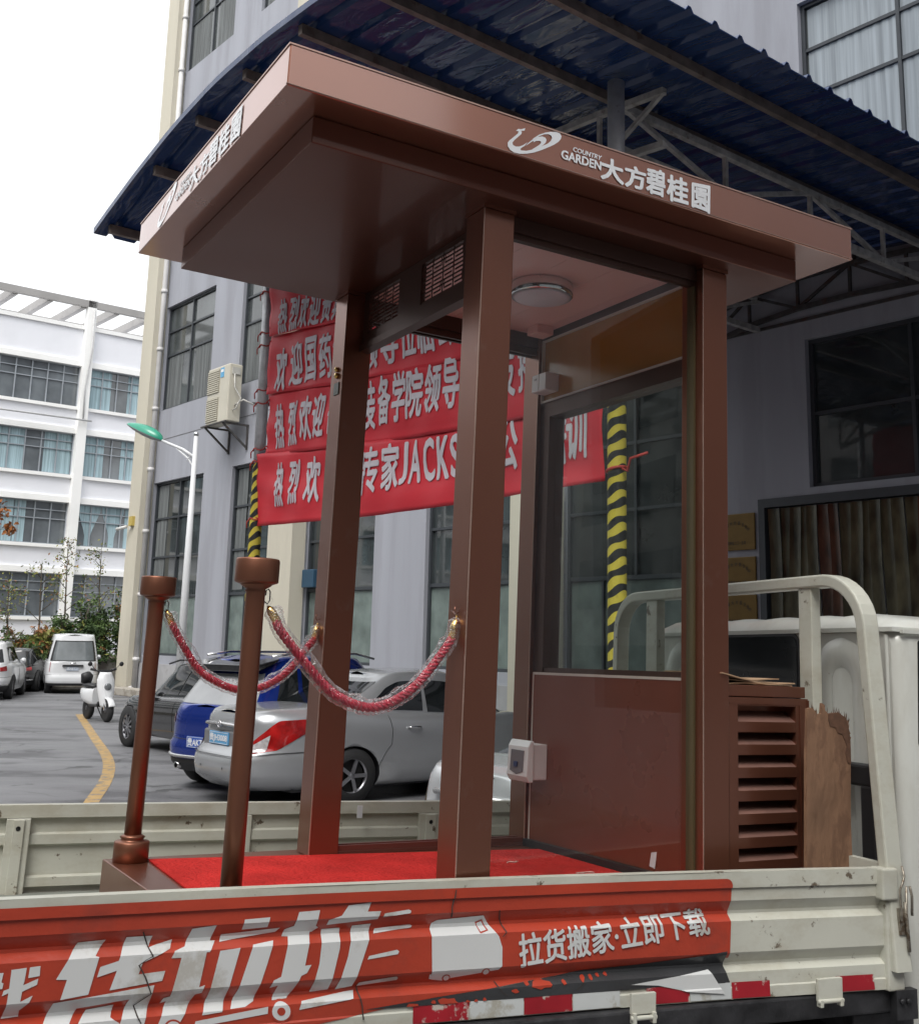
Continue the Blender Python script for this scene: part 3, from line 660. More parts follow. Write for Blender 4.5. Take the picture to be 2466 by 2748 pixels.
for bi, (_, _, bl, br, tl, tr, nm, chars) in enumerate(rowsB):
    P = [onban(*q) for q in (bl, br, tl, tr)]
    yo = -.05 - .02 * bi
    bt = thing('welcome_banner', labs[nm], 'banner', FS, ((P[0].x + P[1].x) / 2, lineY((P[0].x + P[1].x) / 2) + yo, P[0].z), 'red banners between the canopy posts')
    sa, sb = P[0].x, P[1].x
    if nm != 'bottom': sb = PR.x - .1
    def zb(s): 
        f = (s - sa) / (sb - sa); return P[0].z + (P[1].z - P[0].z) * f - .06 * sin(pi * f)
    def zt(s):
        f = (s - sa) / (sb - sa); return P[2].z + (P[3].z - P[2].z) * f - .05 * sin(pi * f)
    def wav(s, z): e_ = math.exp(-(s - sa) / .7) + math.exp(-(PR.x - s) / .7); return .014 * sin(s * 3.1 + z * 4 + bi) + .010 * sin(z * 11 + s * .9 + bi * 2) + .008 * sin(s * 9 - z * 5) + .009 * e_ * sin(z * 15 + s * 6 + bi)
    def bp_(s, z, off=0): return (s, lineY(s) + yo + wav(s, z) - off, z)
    m_ = MB(); m_.grid(lambda i, j: bp_(sa + (sb - sa) * i, zb(sa + (sb - sa) * i) * (1 - j) + zt(sa + (sb - sa) * i) * j), 120, 16)
    o = m_.build('cloth', bred, bt, recalc=False); q = o.modifiers.new('t', 'SOLIDIFY'); q.thickness = .004
    m_ = MB()
    for ch, u, v, w_, h_ in chars:
        if u > br[0]: continue
        c0 = onban(u - w_ / 2, v + h_ / 2 + 0); c1 = onban(u + w_ / 2, v - h_ / 2)
        cc = onban(u, v); zh = abs(onban(u, v - h_ / 2).z - onban(u, v + h_ / 2).z) / 2
        vf = text_mesh(ch, c0.x, c1.x, cc.z - zh, cc.z + zh, .028)
        vf = cutmesh(vf, [c0.x + (c1.x - c0.x) * k / 3 for k in (1, 2)], [cc.z + zh * k / 3 for k in (-2, -1, 0, 1, 2)])
        lay(m_, vf, lambda a, b: bp_(a, b, .008), step=.001)
    m_.build('lettering', bwh, bt, recalc=False)
    m_ = MB()   # string ties
    for z in ((P[0].z + .1), (P[2].z - .1)):
        pr = .09
        m_.tube([(PLp.x + pr * cos(a), PLp.y + pr * sin(a), z + .015 * sin(a * 3)) for a in [2 * pi * k / 14 for k in range(14)]], .009, 6, closed=True)
        m_.tube([(PLp.x + .09, PLp.y, z), (P[0].x + .02, lineY(P[0].x) + yo, z + .02)], .009, 6)
        m_.tube([(PLp.x - .04, PLp.y - .08, z), (PLp.x - .07, PLp.y - .1, z - .04), (PLp.x - .06, PLp.y - .1, z - .12)], .009, 6)
    if nm == 'bottom':
        z = P[1].z + .1; r2 = .098
        m_.tube([(PR.x + r2 * cos(a), PR.y + r2 * sin(a), z + .02 * cos(a)) for a in [2 * pi * k / 14 for k in range(14)]], .016, 6, closed=True)
        m_.tube([(PR.x + .1, PR.y - .03, z), (PR.x + .16, PR.y - .02, z - .03), (PR.x + .2, PR.y - .02, z + .09), (PR.x + .42, PR.y - .02, z + .12)], .014, 6)
    m_.build('string_tie', mat('red_string', (.5, .05, .04), .6), bt)
# ================================================================== VEHICLES
glassd = mat('car_glass', (.012, .014, .015), .03, 0, var=.4, vs=2, spec=.9)
tail_r = mat('tail_red', (.30, .008, .008), .12, 0, var=.55, vs=7, coat=.8); tail_c = mat('tail_clear', (.55, .52, .52), .15, .3, var=.3, vs=25, coat=.6)
rimm = mat('rim_alloy', (.38, .38, .40), .3, .85); blk = blackp
def lerpl(tab, x):
    if x <= tab[0][0]: return tab[0][1]
    for (a, b), (c, d) in zip(tab, tab[1:]):
        if x <= c: 
            t = (x - a) / (c - a); t = t * t * (3 - 2 * t) if False else t
            return b + (d - b) * t
    return tab[-1][1]
def spow(c, p): return math.copysign(abs(c) ** p, c)
class Car:
    def __init__(s, L, Wd, top, xr, xf, wv, zlo=.2, pr=4.5, gh=None):
        s.L, s.Wd, s.top, s.xr, s.xf, s.wv, s.zlo, s.pr, s.gh = L, Wd, top, xr, xf, wv, zlo, pr, gh
    def body(s, t, v):       # t: 0 = front, pi = rear
        a0, a1 = lerpl(s.xr, v), lerpl(s.xf, v); b = s.Wd / 2 * lerpl(s.wv, v)
        e = 2 / s.pr; x = (a0 + a1) / 2 + (a1 - a0) / 2 * spow(cos(t), e); y = b * spow(sin(t), e)
        z = s.zlo + v * (lerpl(s.top, x) - s.zlo)
        return Vector((x, y, z))
    def green(s, t, v):
        g = s.gh; x0 = g['r0'] + (g['r1'] - g['r0']) * v; x1 = g['f0'] + (g['f1'] - g['f0']) * v
        b = (g['w0'] + (g['w1'] - g['w0']) * v ** 1.25) / 2; e = 2 / g.get('p', 5.5)
        x = (x0 + x1) / 2 + (x1 - x0) / 2 * spow(cos(t), e); y = b * spow(sin(t), e)
        zb = lerpl(s.top, (g['r0'] + g['f0']) / 2 + (g['f0'] - g['r0']) / 2 * spow(cos(t), e)) - .03
        zr = lerpl(g['roof'], x)
        return Vector((x, y, zb + (zr - zb) * v))
    def mesh(s):
        m = MB(); NT = 96; NV = 14
        ts = [2 * pi * (i + .5) / NT for i in range(NT)]
        # even spacing round the rounded box: remap so that straight runs get points too
        def tt(u):
            k = u / (pi / 2); q = int(k) % 4; f = k - int(k); f = f - .13 * sin(4 * pi * f) * .0
            return (int(k) + f) * pi / 2
        for F, cap in ((s.body, 'top'), (s.green, 'roof')):
            vs = [F(t, j / NV) for t in ts for j in range(NV + 1)]
            m.add(vs, [(i * (NV + 1) + j, ((i + 1) % NT) * (NV + 1) + j, ((i + 1) % NT) * (NV + 1) + j + 1, i * (NV + 1) + j + 1) for i in range(NT) for j in range(NV)], 0, True)
            half = NT // 2; NC = 12; cv = []
            for i in range(half):
                p = F(ts[i], 1); q = F(ts[NT - 1 - i], 1)
                for c in range(NC + 1):
                    f = c / NC; r = p.lerp(q, f); h = 4 * f * (1 - f)
                    r.z += (.035 if cap == 'roof' else .03) * h ** .8; cv.append(r)
            m.add(cv, [(i * (NC + 1) + c, (i + 1) * (NC + 1) + c, (i + 1) * (NC + 1) + c + 1, i * (NC + 1) + c + 1) for i in range(half - 1) for c in range(NC)], 0, True)
        # floor
        vs = [s.body(t, 0) for t in ts]; m.add(vs, [list(range(NT))], 0)
        return m
    def patch(s, F, t0, t1, v0, v1, off=.004, nu=20, nv=8):
        """v0, v1 may be functions of f (0..1 along t)"""
        f0 = v0 if callable(v0) else (lambda f: v0); f1 = v1 if callable(v1) else (lambda f: v1)
        m = MB()
        def P(i, j):
            t = t0 + (t1 - t0) * i; v = f0(i) + (f1(i) - f0(i)) * j; p = F(t, v)
            dt = F(t + .01, v) - p; dv = F(t, min(v + .01, 1.02)) - p; n = dt.cross(dv); n.normalize()
            c = Vector(((s.L) / 2, 0, p.z)); 
            if n.dot(p - c) < 0: n = -n
            return p + n * off
        m.grid(P, nu, nv); return m
def tf(f, p): return math.acos(max(-1, min(1, spow(f, p / 2))))        # t on the left side for x fraction f
def wheel_parts(car, x, y, r, wd, spokes=10, col=rimm, side=-1):
    m = MB(); m.lathe([(r * .60, -wd / 2), (r * .95, -wd / 2), (r, -wd * .36), (r, wd * .36), (r * .95, wd / 2), (r * .60, wd / 2)], (x, y, r), 40, 'y', cap=False); w = m.build('wheel', rubber, car)
    m = MB(); yo = side * wd * .42
    m.lathe([(r * .66, yo - side * .06), (r * .66, yo), (r * .60, yo + side * .008), (r * .57, yo - side * .03)], (x, y, r), 40, 'y', cap=False); m.lathe([(0, yo), (r * .13, yo), (r * .13, yo - side * .02)], (x, y, r), 16, 'y')
    for k in range(spokes):
        a = 2 * pi * k / spokes; m.bar((x + r * .1 * cos(a), y + yo - side * .005, r + r * .1 * sin(a)), (x + r * .6 * cos(a), y + yo - side * .01, r + r * .6 * sin(a)), r * (.5 / spokes + .03), .02, up=(0, 1, 0))
    m.build('rim', col, w)
    m = MB(); m.lathe([(0, yo - side * .05), (r * .56, yo - side * .05)], (x, y, r), 32, 'y'); m.build('brake_disc', mat('wheel_dark', (.05, .05, .05), .5, .3), w)
def cut_arches(o, cyl, mats_black=1):
    cut = MB()
    for (x, y0, y1, r) in cyl: cut.lathe([(r, y0), (r, y1)], (x, 0, r * .86), 40, 'y', smooth=False)
    co = cut.build('cut', blk, None)
    co.matrix_world = o.parent.matrix_world if o.parent else ID
    o_p = o.parent; mw = o.parent.matrix_world.copy() if o.parent else ID
    o.parent = None; o.matrix_world = mw
    md = o.modifiers.new('b', 'BOOLEAN'); md.operation = 'DIFFERENCE'; md.object = co; md.solver = 'EXACT'
    bpy.context.view_layer.update(); dg = bpy.context.evaluated_depsgraph_get()
    me = bpy.data.meshes.new_from_object(o.evaluated_get(dg), depsgraph=dg)
    o.modifiers.clear(); o.data = me; bpy.data.objects.remove(co)
    o.parent = o_p; o.matrix_world = mw; o.matrix_parent_inverse = Matrix.Identity(4); o.matrix_local = ID
    while len(me.materials) < 2: me.materials.append(blk)
    me.materials[1] = blk
    for p in me.polygons:
        c = p.center
        for (x, y0, y1, r) in cyl:
            rd = Vector((c.x - x, 0, c.z - r * .86)); rd.normalize()
            if p.normal.dot(rd) < -.5 and abs(math.hypot(c.x - x, c.z - r * .86) - r) < .012 and y0 - .01 <= c.y <= y1 + .01: p.material_index = 1; p.use_smooth = False
            if p.area > .05 and abs(p.normal.z + 1) < .1: p.material_index = 1
    return o
def plate(car, x, z, text, bgm, ang=0., y=0., wd=.44, ht=.14):
    P = bpy.data.objects.new('number_plate', None); 
    m = MB(); m.box(x - .012, x, y - wd / 2, y + wd / 2, z - ht / 2, z + ht / 2); o = m.build('number_plate', bgm, car, bevel=.004)
    m = MB(); lay(m, text_mesh(text, -wd * .45, wd * .45, z - ht * .34, z + ht * .34, .03), lambda a, b: (x - .0135, y - a, b), dr=(-1, 0, 0), step=.0002); 
    m.add([(x - .0135, y + sy * (wd / 2 - .008), z + sz * (ht / 2 - .008)) for sy, sz in ((-1, -1), (1, -1), (1, 1), (-1, 1))] + [(x - .0135, y + sy * (wd / 2 - .013), z + sz * (ht / 2 - .013)) for sy, sz in ((-1, -1), (1, -1), (1, 1), (-1, 1))], [(0, 1, 5, 4), (1, 2, 6, 5), (2, 3, 7, 6), (3, 0, 4, 7)])
    m.build('plate_lettering', mat('plate_white', (.75, .76, .78), .5), o, recalc=False)
    return o
blue_pl = mat('plate_blue', (.03, .10, .42), .35); lblue_pl = mat('plate_light_blue', (.10, .33, .58), .3)
def carF(P, heading):     # frame at the rear centre on the ground
    return Matrix.Translation((P.x, P.y, 0)) @ Matrix.Rotation(heading, 4, 'Z')
HD = math.atan2(.6477, .7619)
def place(P, hd, lx, ly):
    """frame whose local point (lx, ly) falls on world P"""
    R_ = Matrix.Rotation(hd, 4, 'Z'); q = R_ @ Vector((lx, ly, 0)); return Matrix.Translation((P.x - q.x, P.y - q.y, 0)) @ R_
def sedan(P, hd, col, label, plate_txt, lx=.98, ly=-.74, detail=True, emb=True):
    F = place(P, hd, lx, ly) if not emb else place(P, hd, lx * 1.10, ly * 1.06) @ Matrix.Diagonal((1.10, 1.06, 1.03, 1))
    car = thing('parked_sedan', label, 'car', F)
    top = [(0, .93), (.08, .985), (.25, 1.035), (.62, 1.065), (1.0, 1.055), (1.5, 1.0), (2.2, .96), (3.1, .94), (3.3, .95), (3.8, .88), (4.2, .76), (4.45, .62)]
    C = Car(4.45, 1.72, top, [(0, .12), (.12, .02), (.30, .0), (.48, .01), (.52, .06), (.75, .10), (.95, .10), (1, .12)], [(0, 4.3), (.2, 4.43), (.5, 4.45), (.8, 4.40), (1, 4.30)], [(0, .90), (.12, .97), (.35, 1.0), (.6, .99), (.75, .985), (.9, .945), (1, .86)], .19, 5.4,
            gh=dict(r0=.62, r1=1.52, f0=3.42, f1=2.55, w0=1.50, w1=1.10, p=5.0, roof=[(1.2, 1.36), (1.7, 1.445), (2.1, 1.465), (2.5, 1.44), (3.0, 1.34)]))
    o = C.mesh().build('body', col, car, recalc=True)
    cut_arches(o, [(.98, -.95, -.55, .345), (.98, .55, .95, .345), (3.58, -.95, -.55, .345), (3.58, .55, .95, .345)])
    p = 5.0; g = C.green
    # windows
    for sg in (1, -1):
        for f0, f1, v0 in ((-.64, -.05, .1), (.0, .66, .08)):
            t0, t1 = tf(f0, p) * sg, tf(f1, p) * sg
            C.patch(g, t0, t1, lambda f: v0 + .02, lambda f: .80 - (.16 * (1 - f) ** 3 if f0 < -.5 else .12 * f ** 3), .005).build('side_window', glassd, car)
    th = math.asin(.86 ** (p / 2))
    C.patch(g, pi - th, pi + th, .10, .84, .005).build('rear_window', glassd, car)
    C.patch(g, -th, th, .05, .84, .005).build('windscreen', glassd, car)
    # tail lights: wrap round the rear corners, pointed forward
    for sg in (1, -1):
        p_ = C.pr; ta = pi - math.asin(.62 ** (p_ / 2)); 
        tb = tf(-.74, p_)
        P1 = C.patch(C.body, ta * sg, tb * sg, lambda f: .49 + .04 * f + .32 * max(0, f - .5) ** 1.0 / .5, lambda f: .58 + .30 * min(1, f * 2.1) ** .7 , .006, 24, 8).build('tail_light', tail_r, car)
        C.patch(C.body, ta * sg, (ta + (tb - ta) * .34) * sg, lambda f: .50 + .01 * f, lambda f: .57 + .14 * f, .010, 12, 5).build('reverse_lamp', tail_c, P1)
    # trunk garnish, recess, plate, emblem, bumper seam, reflectors, sensors
    m_ = MB(); m_.tube([(.085, -.40, .865), (.07, 0, .872), (.085, .40, .865)], .022, 10); m_.build('trunk_garnish', mat('satin_chrome', (.6, .6, .6), .25, .8), car)
    m_ = MB(); m_.box(.07, .10, -.44, .44, .62, .80); m_.build('plate_recess', mat('recess_grey', (.16, .16, .165), .5), car, bevel=.02)
    plate(car, .07, .715, plate_txt, lblue_pl, y=.05)
    m_ = MB(); m_.lathe([(.042, 0), (.042, -.008), (.030, -.008), (.030, 0)], (.045, 0, .872), 24, 'x'); m_.box(.036, .045, -.055, .055, .862, .882); m_.build('emblem', chrome, car)
    m_ = MB(); 
    pts = [C.body(pi - a, .475) + Vector((-.003, 0, 0)) for a in [(-1.2 + 2.4 * k / 40) for k in range(41)]]
    m_.tube(pts, .004, 5); m_.build('bumper_seam', blk, car)
    for y in (-.62, -.25, .25, .62):
        m_ = MB(); q = C.body(pi + math.copysign(math.asin((abs(y) / .85) ** (C.pr / 2)), y) if True else 0, .30); m_.lathe([(.0001, 0), (.012, 0)], (q.x - .006, -q.y, q.z), 12, 'x'); m_.build('parking_sensor', blk, car)
    # door seams and handles, on the right side
    for sg in (-1, 1):
        for f in (-.36, .10, .52):
            m_ = MB(); pts = []
            for k in range(12):
                v = .22 + .74 * k / 11; ff = f - (.06 * max(0, .55 - v) / .33 if f == -.36 else 0)
                q = C.body(tf(ff, C.pr) * sg, v); pts.append(q + Vector((0, sg * .002, 0)))
            m_.tube(pts, .0035, 5, cap=True); m_.build('door_seam', blk, car)
        for f in (-.22, .18):
            q = C.body(tf(f, C.pr) * sg, .80); m_ = MB(); m_.tube([q + Vector((-.09, sg * .012, 0)), q + Vector((-.05, sg * .035, .004)), q + Vector((.05, sg * .035, .004)), q + Vector((.09, sg * .012, 0))], .011, 8); m_.build('door_handle', chrome, car)
        m_ = MB(); q = C.green(tf(.66, 5) * sg, .12) + Vector((.0, sg * .11, .02)); m_.lathe([(0, -.06), (.05, -.05), (.07, 0), (.05, .05), (0, .06)], q, 14, 'x'); m_.build('mirror', col, car)
    m_ = MB(); m_.tube([(1.62, -.1, 1.46), (1.15, -.1, 1.62)], .003, 6); m_.build('antenna', blk, car)
    for x in (.98, 3.58):
        for sg in (-1, 1): wheel_parts(car, x, sg * .74, .31, .19, 5, side=sg)
    m_ = MB(); m_.box(.4, 4.1, -.7, .7, .16, .24); m_.build('underbody', blk, car)
    if emb:      # longer tail behind the rear wheels
        for ch in car.children:
            if ch.type == 'MESH' and not ch.name.startswith('wheel'):
                for oo in [ch] + list(ch.children):
                    for v in oo.data.vertices:
                        if v.co.x < .60: v.co.x -= .26 * (.60 - v.co.x) / .60
    return car
silver = mat('car_silver', (.42, .43, .44), .27, .55, var=.03, coat=.5, dirt=.15, ds=2, dth=.55, dcol=(.25, .24, .22))
silver2 = mat('car_silver_white', (.52, .53, .54), .27, .4, var=.03, coat=.5, dirt=.15, ds=2, dth=.55, dcol=(.35, .34, .32))
def contact(u, v, zc): # ground point under a hub seen at (u,v) at height zc
    return ground(u, v, zc)
sedan(contact(934, 2083, .31), HD, silver, 'silver sedan with large red tail lamp parked behind the near rope', '贵JH3008')
p0 = CAM + ray(1128, 2060) * (8.7 / ray(1128, 2060).y)
car2 = sedan(p0, HD, silver2, 'pale silver sedan seen low between the posts, nearest to the truck bed', '贵A25T6', lx=.25, ly=.80, emb=False)
q = Matrix(); 
# ---- compact SUV builder
def suv(P, hd, col, label, lx, ly, name, plate_txt=None, plm=blue_pl, L=4.35, Wd=1.82, Hr=1.66, kind='car', spoiler=True):
    car = thing(name, label, kind, place(P, hd, lx, ly))
    k = Hr / 1.66
    top = [(0, .98 * k), (.1, 1.03 * k), (.5, 1.07 * k), (2.0, 1.03 * k), (3.0, 1.0 * k), (3.7, .97 * k), (4.15, .86 * k), (L, .70 * k)]
    C = Car(L, Wd, top, [(0, .12), (.12, .03), (.3, 0), (.47, .0), (.50, .05), (.78, .05), (.9, .06), (1, .09)], [(0, L - .15), (.2, L - .02), (.5, L), (.8, L - .05), (1, L - .16)], [(0, .91), (.12, .97), (.35, 1.0), (.6, .995), (.8, .98), (.93, .94), (1, .88)], .24, 4.6,
            gh=dict(r0=.12, r1=.55, f0=3.25, f1=2.45, w0=1.60, w1=1.20, p=5.5, roof=[(.4, (Hr - .10)), (.9, Hr - .02), (1.6, Hr), (2.2, Hr - .02), (3.0, Hr - .15)]))
    o = C.mesh().build('body', col, car); r = .345
    cut_arches(o, [(.85, -1, -.58, r + .035), (.85, .58, 1, r + .035), (3.5, -1, -.58, r + .035), (3.5, .58, 1, r + .035)])
    p = 5.5; g = C.green
    for sg in (1, -1):
        for f0, f1 in ((-.74, -.50), (-.44, .04), (.09, .68)):
            C.patch(g, tf(f0, p) * sg, tf(f1, p) * sg, .12, (lambda f: .78 - .12 * f ** 3) if f0 > 0 else .78, .005).build('side_window', glassd, car)
        ta = pi - math.asin(.66 ** (C.pr / 2)); tb = tf(-.88, C.pr)
        C.patch(C.body, ta * sg, tb * sg, lambda f: .72 - .0 * f, lambda f: .86 + .04 * f, .008, 20, 6).build('tail_light', tail_r, car)
        for x in (.85, 3.5): wheel_parts(car, x, sg * .79, r, .22, 10 if kind == 'car' else 8, side=sg)
        m_ = MB(); q = C.green(tf(.70, p) * sg, .12) + Vector((0, sg * .12, .03)); m_.lathe([(0, -.07), (.06, -.05), (.09, 0), (.06, .05), (0, .07)], q, 14, 'x'); m_.build('mirror', col, car)
        m_ = MB(); pts = [C.body(tf(-.2, C.pr) * sg, .2 + .75 * k_ / 8) + Vector((0, sg * .002, 0)) for k_ in range(9)]; m_.tube(pts, .004, 5)
        pts = [C.body(tf(.3, C.pr) * sg, .2 + .75 * k_ / 8) + Vector((0, sg * .002, 0)) for k_ in range(9)]; m_.tube(pts, .004, 5); m_.build('door_seam', blk, car)
    th = math.asin(.84 ** (p / 2)); C.patch(g, pi - th, pi + th, .10, .76, .006).build('rear_window', glassd if not spoiler else mat('hazy_rear_glass', (.30, .31, .32), .12, var=.1, spec=.9), car); C.patch(g, -th, th, .06, .82, .005).build('windscreen', glassd, car)
    if spoiler:
        m_ = MB(); m_.prism([(.30, Hr - .11), (.34, Hr - .20), (.62, Hr - .10), (.75, Hr - .02)], -.62, .62); m_.build('roof_spoiler', mat('gloss_black', (.012, .012, .013), .08, coat=.5), car, bevel=.02)
    for sg in (-1, 1):
        m_ = MB(); m_.tube([(.6, sg * .60, Hr - .0), (1.0, sg * .60, Hr + .045), (2.2, sg * .60, Hr + .04), (2.6, sg * .6, Hr - .03)], .016, 8); m_.build('roof_rail', chrome if spoiler else blk, car)
    th = math.asin(.93 ** (C.pr / 2))
    C.patch(C.body, pi - th - .2, pi + th + .2, .0, .20, .006).build('lower_bumper', blk, car)
    m_ = MB(); pts = [C.body(pi - a, .24) + Vector((-.008, 0, 0)) for a in [(-.9 + 1.8 * k_ / 20) for k_ in range(21)]]; m_.tube(pts, .022, 8); m_.build('skid_trim', mat('satin_chrome', (.6, .6, .6), .25, .8), car)
    m_ = MB(); pts = [C.body(pi - a, .50) + Vector((-.004, 0, 0)) for a in [(-1.1 + 2.2 * k_ / 30) for k_ in range(31)]]; m_.tube(pts, .005, 5); m_.build('tailgate_seam', blk, car)
    for sg in (1,):
        m_ = MB(); m_.lathe([(.03, -.02), (.04, -.02), (.04, .06)], (.05, sg * .42, .30), 16, 'x', cap=False); m_.build('exhaust', chrome, car)
    if plate_txt: plate(car, .012, .60, plate_txt, plm)
    return car
bluep = mat('car_blue', (.007, .032, .26), .22, .5, var=.05, coat=.8); whitep = mat('car_white', (.70, .71, .72), .25, 0, var=.02, coat=.6, dirt=.2, ds=2, dcol=(.4, .4, .38)); blackc = mat('car_black', (.018, .018, .019), .15, .2, coat=.8, dirt=.4, ds=3, dcol=(.10, .09, .075))
suv(ground(548, 2097), HD + .27, bluep, 'glossy blue SUV with dark roof spoiler behind the silver sedan', .85, .79, 'parked_suv', '贵AK7P62')
# black car heading away along the factory front
hb_ = math.atan2(.76, -.65)
bc = suv(ground(352, 2003), hb_, blackc, 'dusty black car with a many-spoked alloy wheel, partly behind the blue SUV', 3.5, .79, 'parked_car', None, L=4.3, Hr=1.46, spoiler=False)
# group at the back left
hv = math.atan2(.93, -.36)
suv(ground(22, 1876), math.atan2(.965, -.26), whitep, 'white SUV at the far left edge of the yard, its right side in view', .85, -.79, 'parked_suv', '贵A61', L=4.5, Wd=1.85, Hr=1.64, spoiler=False)
suv(ground(92, 1858), math.atan2(.965, -.2), blackc, 'dark car with red lamp between the white SUV and the van', .3, -.85, 'parked_car', None, L=4.3, Wd=1.75, Hr=1.40, spoiler=False)
# white van seen from behind
vp = ground(190, 1862)
vanF = place(vp, math.atan2(.90, -.37), .1, 0.0)
vn = thing('parked_van', 'white minivan seen from behind, parked against the greenery', 'van', vanF)
C = Car(4.0, 1.66, [(0, 1.0), (1, 1.02), (3, 1.0), (3.6, .9), (4.0, .75)], [(0, .06), (.15, 0), (.4, 0), (.45, .04), (1, .05)], [(0, 3.9), (.4, 4.0), (1, 3.8)], [(0, .94), (.15, 1), (.6, 1.0), (1, .97)], .26, 6.5,
        gh=dict(r0=.05, r1=.26, f0=3.6, f1=2.7, w0=1.60, w1=1.24, p=6.5, roof=[(.1, 1.82), (.6, 1.88), (2.5, 1.88), (3.2, 1.7)]))
o = C.mesh().build('body', whitep, vn); cut_arches(o, [(.75, -1, -.5, .33), (.75, .5, 1, .33), (3.2, -1, -.5, .33), (3.2, .5, 1, .33)])
th = math.asin(.80 ** (6.5 / 2)); C.patch(C.green, pi - th, pi + th, .10, .78, .006).build('rear_window', mat('van_rear_glass', (.13, .145, .15), .1, var=.2, spec=.9), vn)
th2 = math.asin(.88 ** (6.5 / 2)); C.patch(C.green, pi - th2, pi + th2, .07, .82, .004).build('window_seal', blk, vn)
for sg in (-1, 1):
    C.patch(C.body, (pi - math.asin(.84 ** 3.25)) * sg, tf(-.95, 6.5) * sg, .58, 1.0, .012).build('tail_light', tail_r, vn)
    for f0, f1 in ((-.8, -.3), (-.22, .3), (.36, .8)): C.patch(C.green, tf(f0, 6.5) * sg, tf(f1, 6.5) * sg, .12, .78, .006).build('side_window', glassd, vn)
    for x in (.75, 3.2): wheel_parts(vn, x, sg * .70, .29, .18, 8, side=sg)
    m_ = MB(); m_.lathe([(0, -.05), (.08, 0), (0, .05)], (3.0, sg * .95, 1.12), 12, 'x'); m_.build('mirror', whitep, vn)
m_ = MB(); m_.box(-.015, .06, -.32, .32, .86, .92); m_.build('plate_garnish', blk, vn, bevel=.01); plate(vn, .03, .80, '贵A8T27', mat('plate_pale', (.35, .42, .52), .4), wd=.38)
m_ = MB(); m_.tube([(.012, -.1, .98), (.008, 0, .95), (.012, .1, .98)], .012, 6); m_.tube([(.012, -.08, .99), (.008, 0, .97), (.012, .08, .99)], .008, 6); m_.build('emblem', chrome, vn)
m_ = MB(); pts = [C.body(pi - a, .46) + Vector((-.004, 0, 0)) for a in [(-1.1 + 2.2 * k_ / 30) for k_ in range(31)]]; m_.tube(pts, .006, 5); m_.build('bumper_seam', blk, vn)
th = 1.0; C.patch(C.body, pi - th, pi + th, .0, .10, .006).build('lower_bumper', blk, vn)
# ---- scooter
r0, r1 = ground(236, 1929), ground(287, 1938)
dv = r1 - r0; hs = math.atan2(dv.y, dv.x); wb = dv.length
F = Matrix.Translation((r0.x, r0.y, 0)) @ Matrix.Rotation(hs, 4, 'Z') @ Matrix.Scale(1.05, 4)
sc_ = thing('scooter', 'white electric scooter with black seat parked on the end of the yellow line', 'scooter', F)
scw = mat('scooter_white', (.72, .73, .74), .25, 0, var=.02, coat=.5); scb = mat('scooter_black', (.02, .02, .022), .5)
wb /= 1.05
for x, nm in ((0, 'rear'), (wb, 'front')):
    m_ = MB(); r = .235; m_.lathe([(r * .62, -.045), (r * .9, -.055), (r, -.03), (r, .03), (r * .9, .055), (r * .62, .045)], (x, 0, r), 36, 'y'); wh_ = m_.build('wheel', rubber, sc_)
    m_ = MB(); m_.lathe([(r * .62, -.03), (r * .58, -.035), (r * .55, 0), (r * .58, .035), (r * .62, .03)], (x, 0, r), 36, 'y', cap=False); m_.lathe([(0, -.05), (.05, -.05), (.05, .05), (0, .05)], (x, 0, r), 16, 'y')
    for k in range(6): a = pi * k / 3; m_.bar((x, 0, r), (x + r * .6 * cos(a), 0, r + r * .6 * sin(a)), .022, .03, up=(0, 1, 0))
    m_.build('rim', mat('scooter_rim', (.12, .12, .13), .4, .6), wh_)
# front shield: curved loft
def shield(i, j):   # i around, j up
    z = .30 + .72 * j; xc = wb - .14 - .17 * j; w2 = (.12 + .07 * sin(pi * min(1, j * 1.1) * .7)) * (1 - .3 * max(0, j - .8) / .2); a = -pi / 2 + pi * i
    return (xc + .13 * cos(a) + .02, w2 * sin(a), z)
m_ = MB(); m_.grid(shield, 20, 14); o = m_.build('front_shield', scw, sc_); q = o.modifiers.new('s', 'SOLIDIFY'); q.thickness = .02
m_ = MB(); m_.lathe([(.0, .005), (.062, 0), (.075, -.012), (.075, -.05)], (wb - .06, 0, .72), 24, 'x'); m_.build('headlight', mat('scooter_lamp', (.22, .23, .24), .15, .3, coat=.5), sc_)
def fend(i, j):
    a = .35 + 1.75 * i; rr = .275; w2 = .075; b = -1 + 2 * j
    return (wb + rr * cos(a) * (1 - .06 * b * b), w2 * b, .235 + rr * sin(a) * (1 - .10 * b * b))
m_ = MB(); m_.grid(fend, 16, 6); o = m_.build('front_fender', scw, sc_); q = o.modifiers.new('s', 'SOLIDIFY'); q.thickness = .01
m_ = MB(); m_.tube([(wb, -.07, .235), (wb - .09, -.07, .5), (wb - .16, -.02, .62)], .02, 8); m_.tube([(wb, .07, .235), (wb - .09, .07, .5), (wb - .16, .02, .62)], .02, 8); m_.build('fork', chrome, sc_)
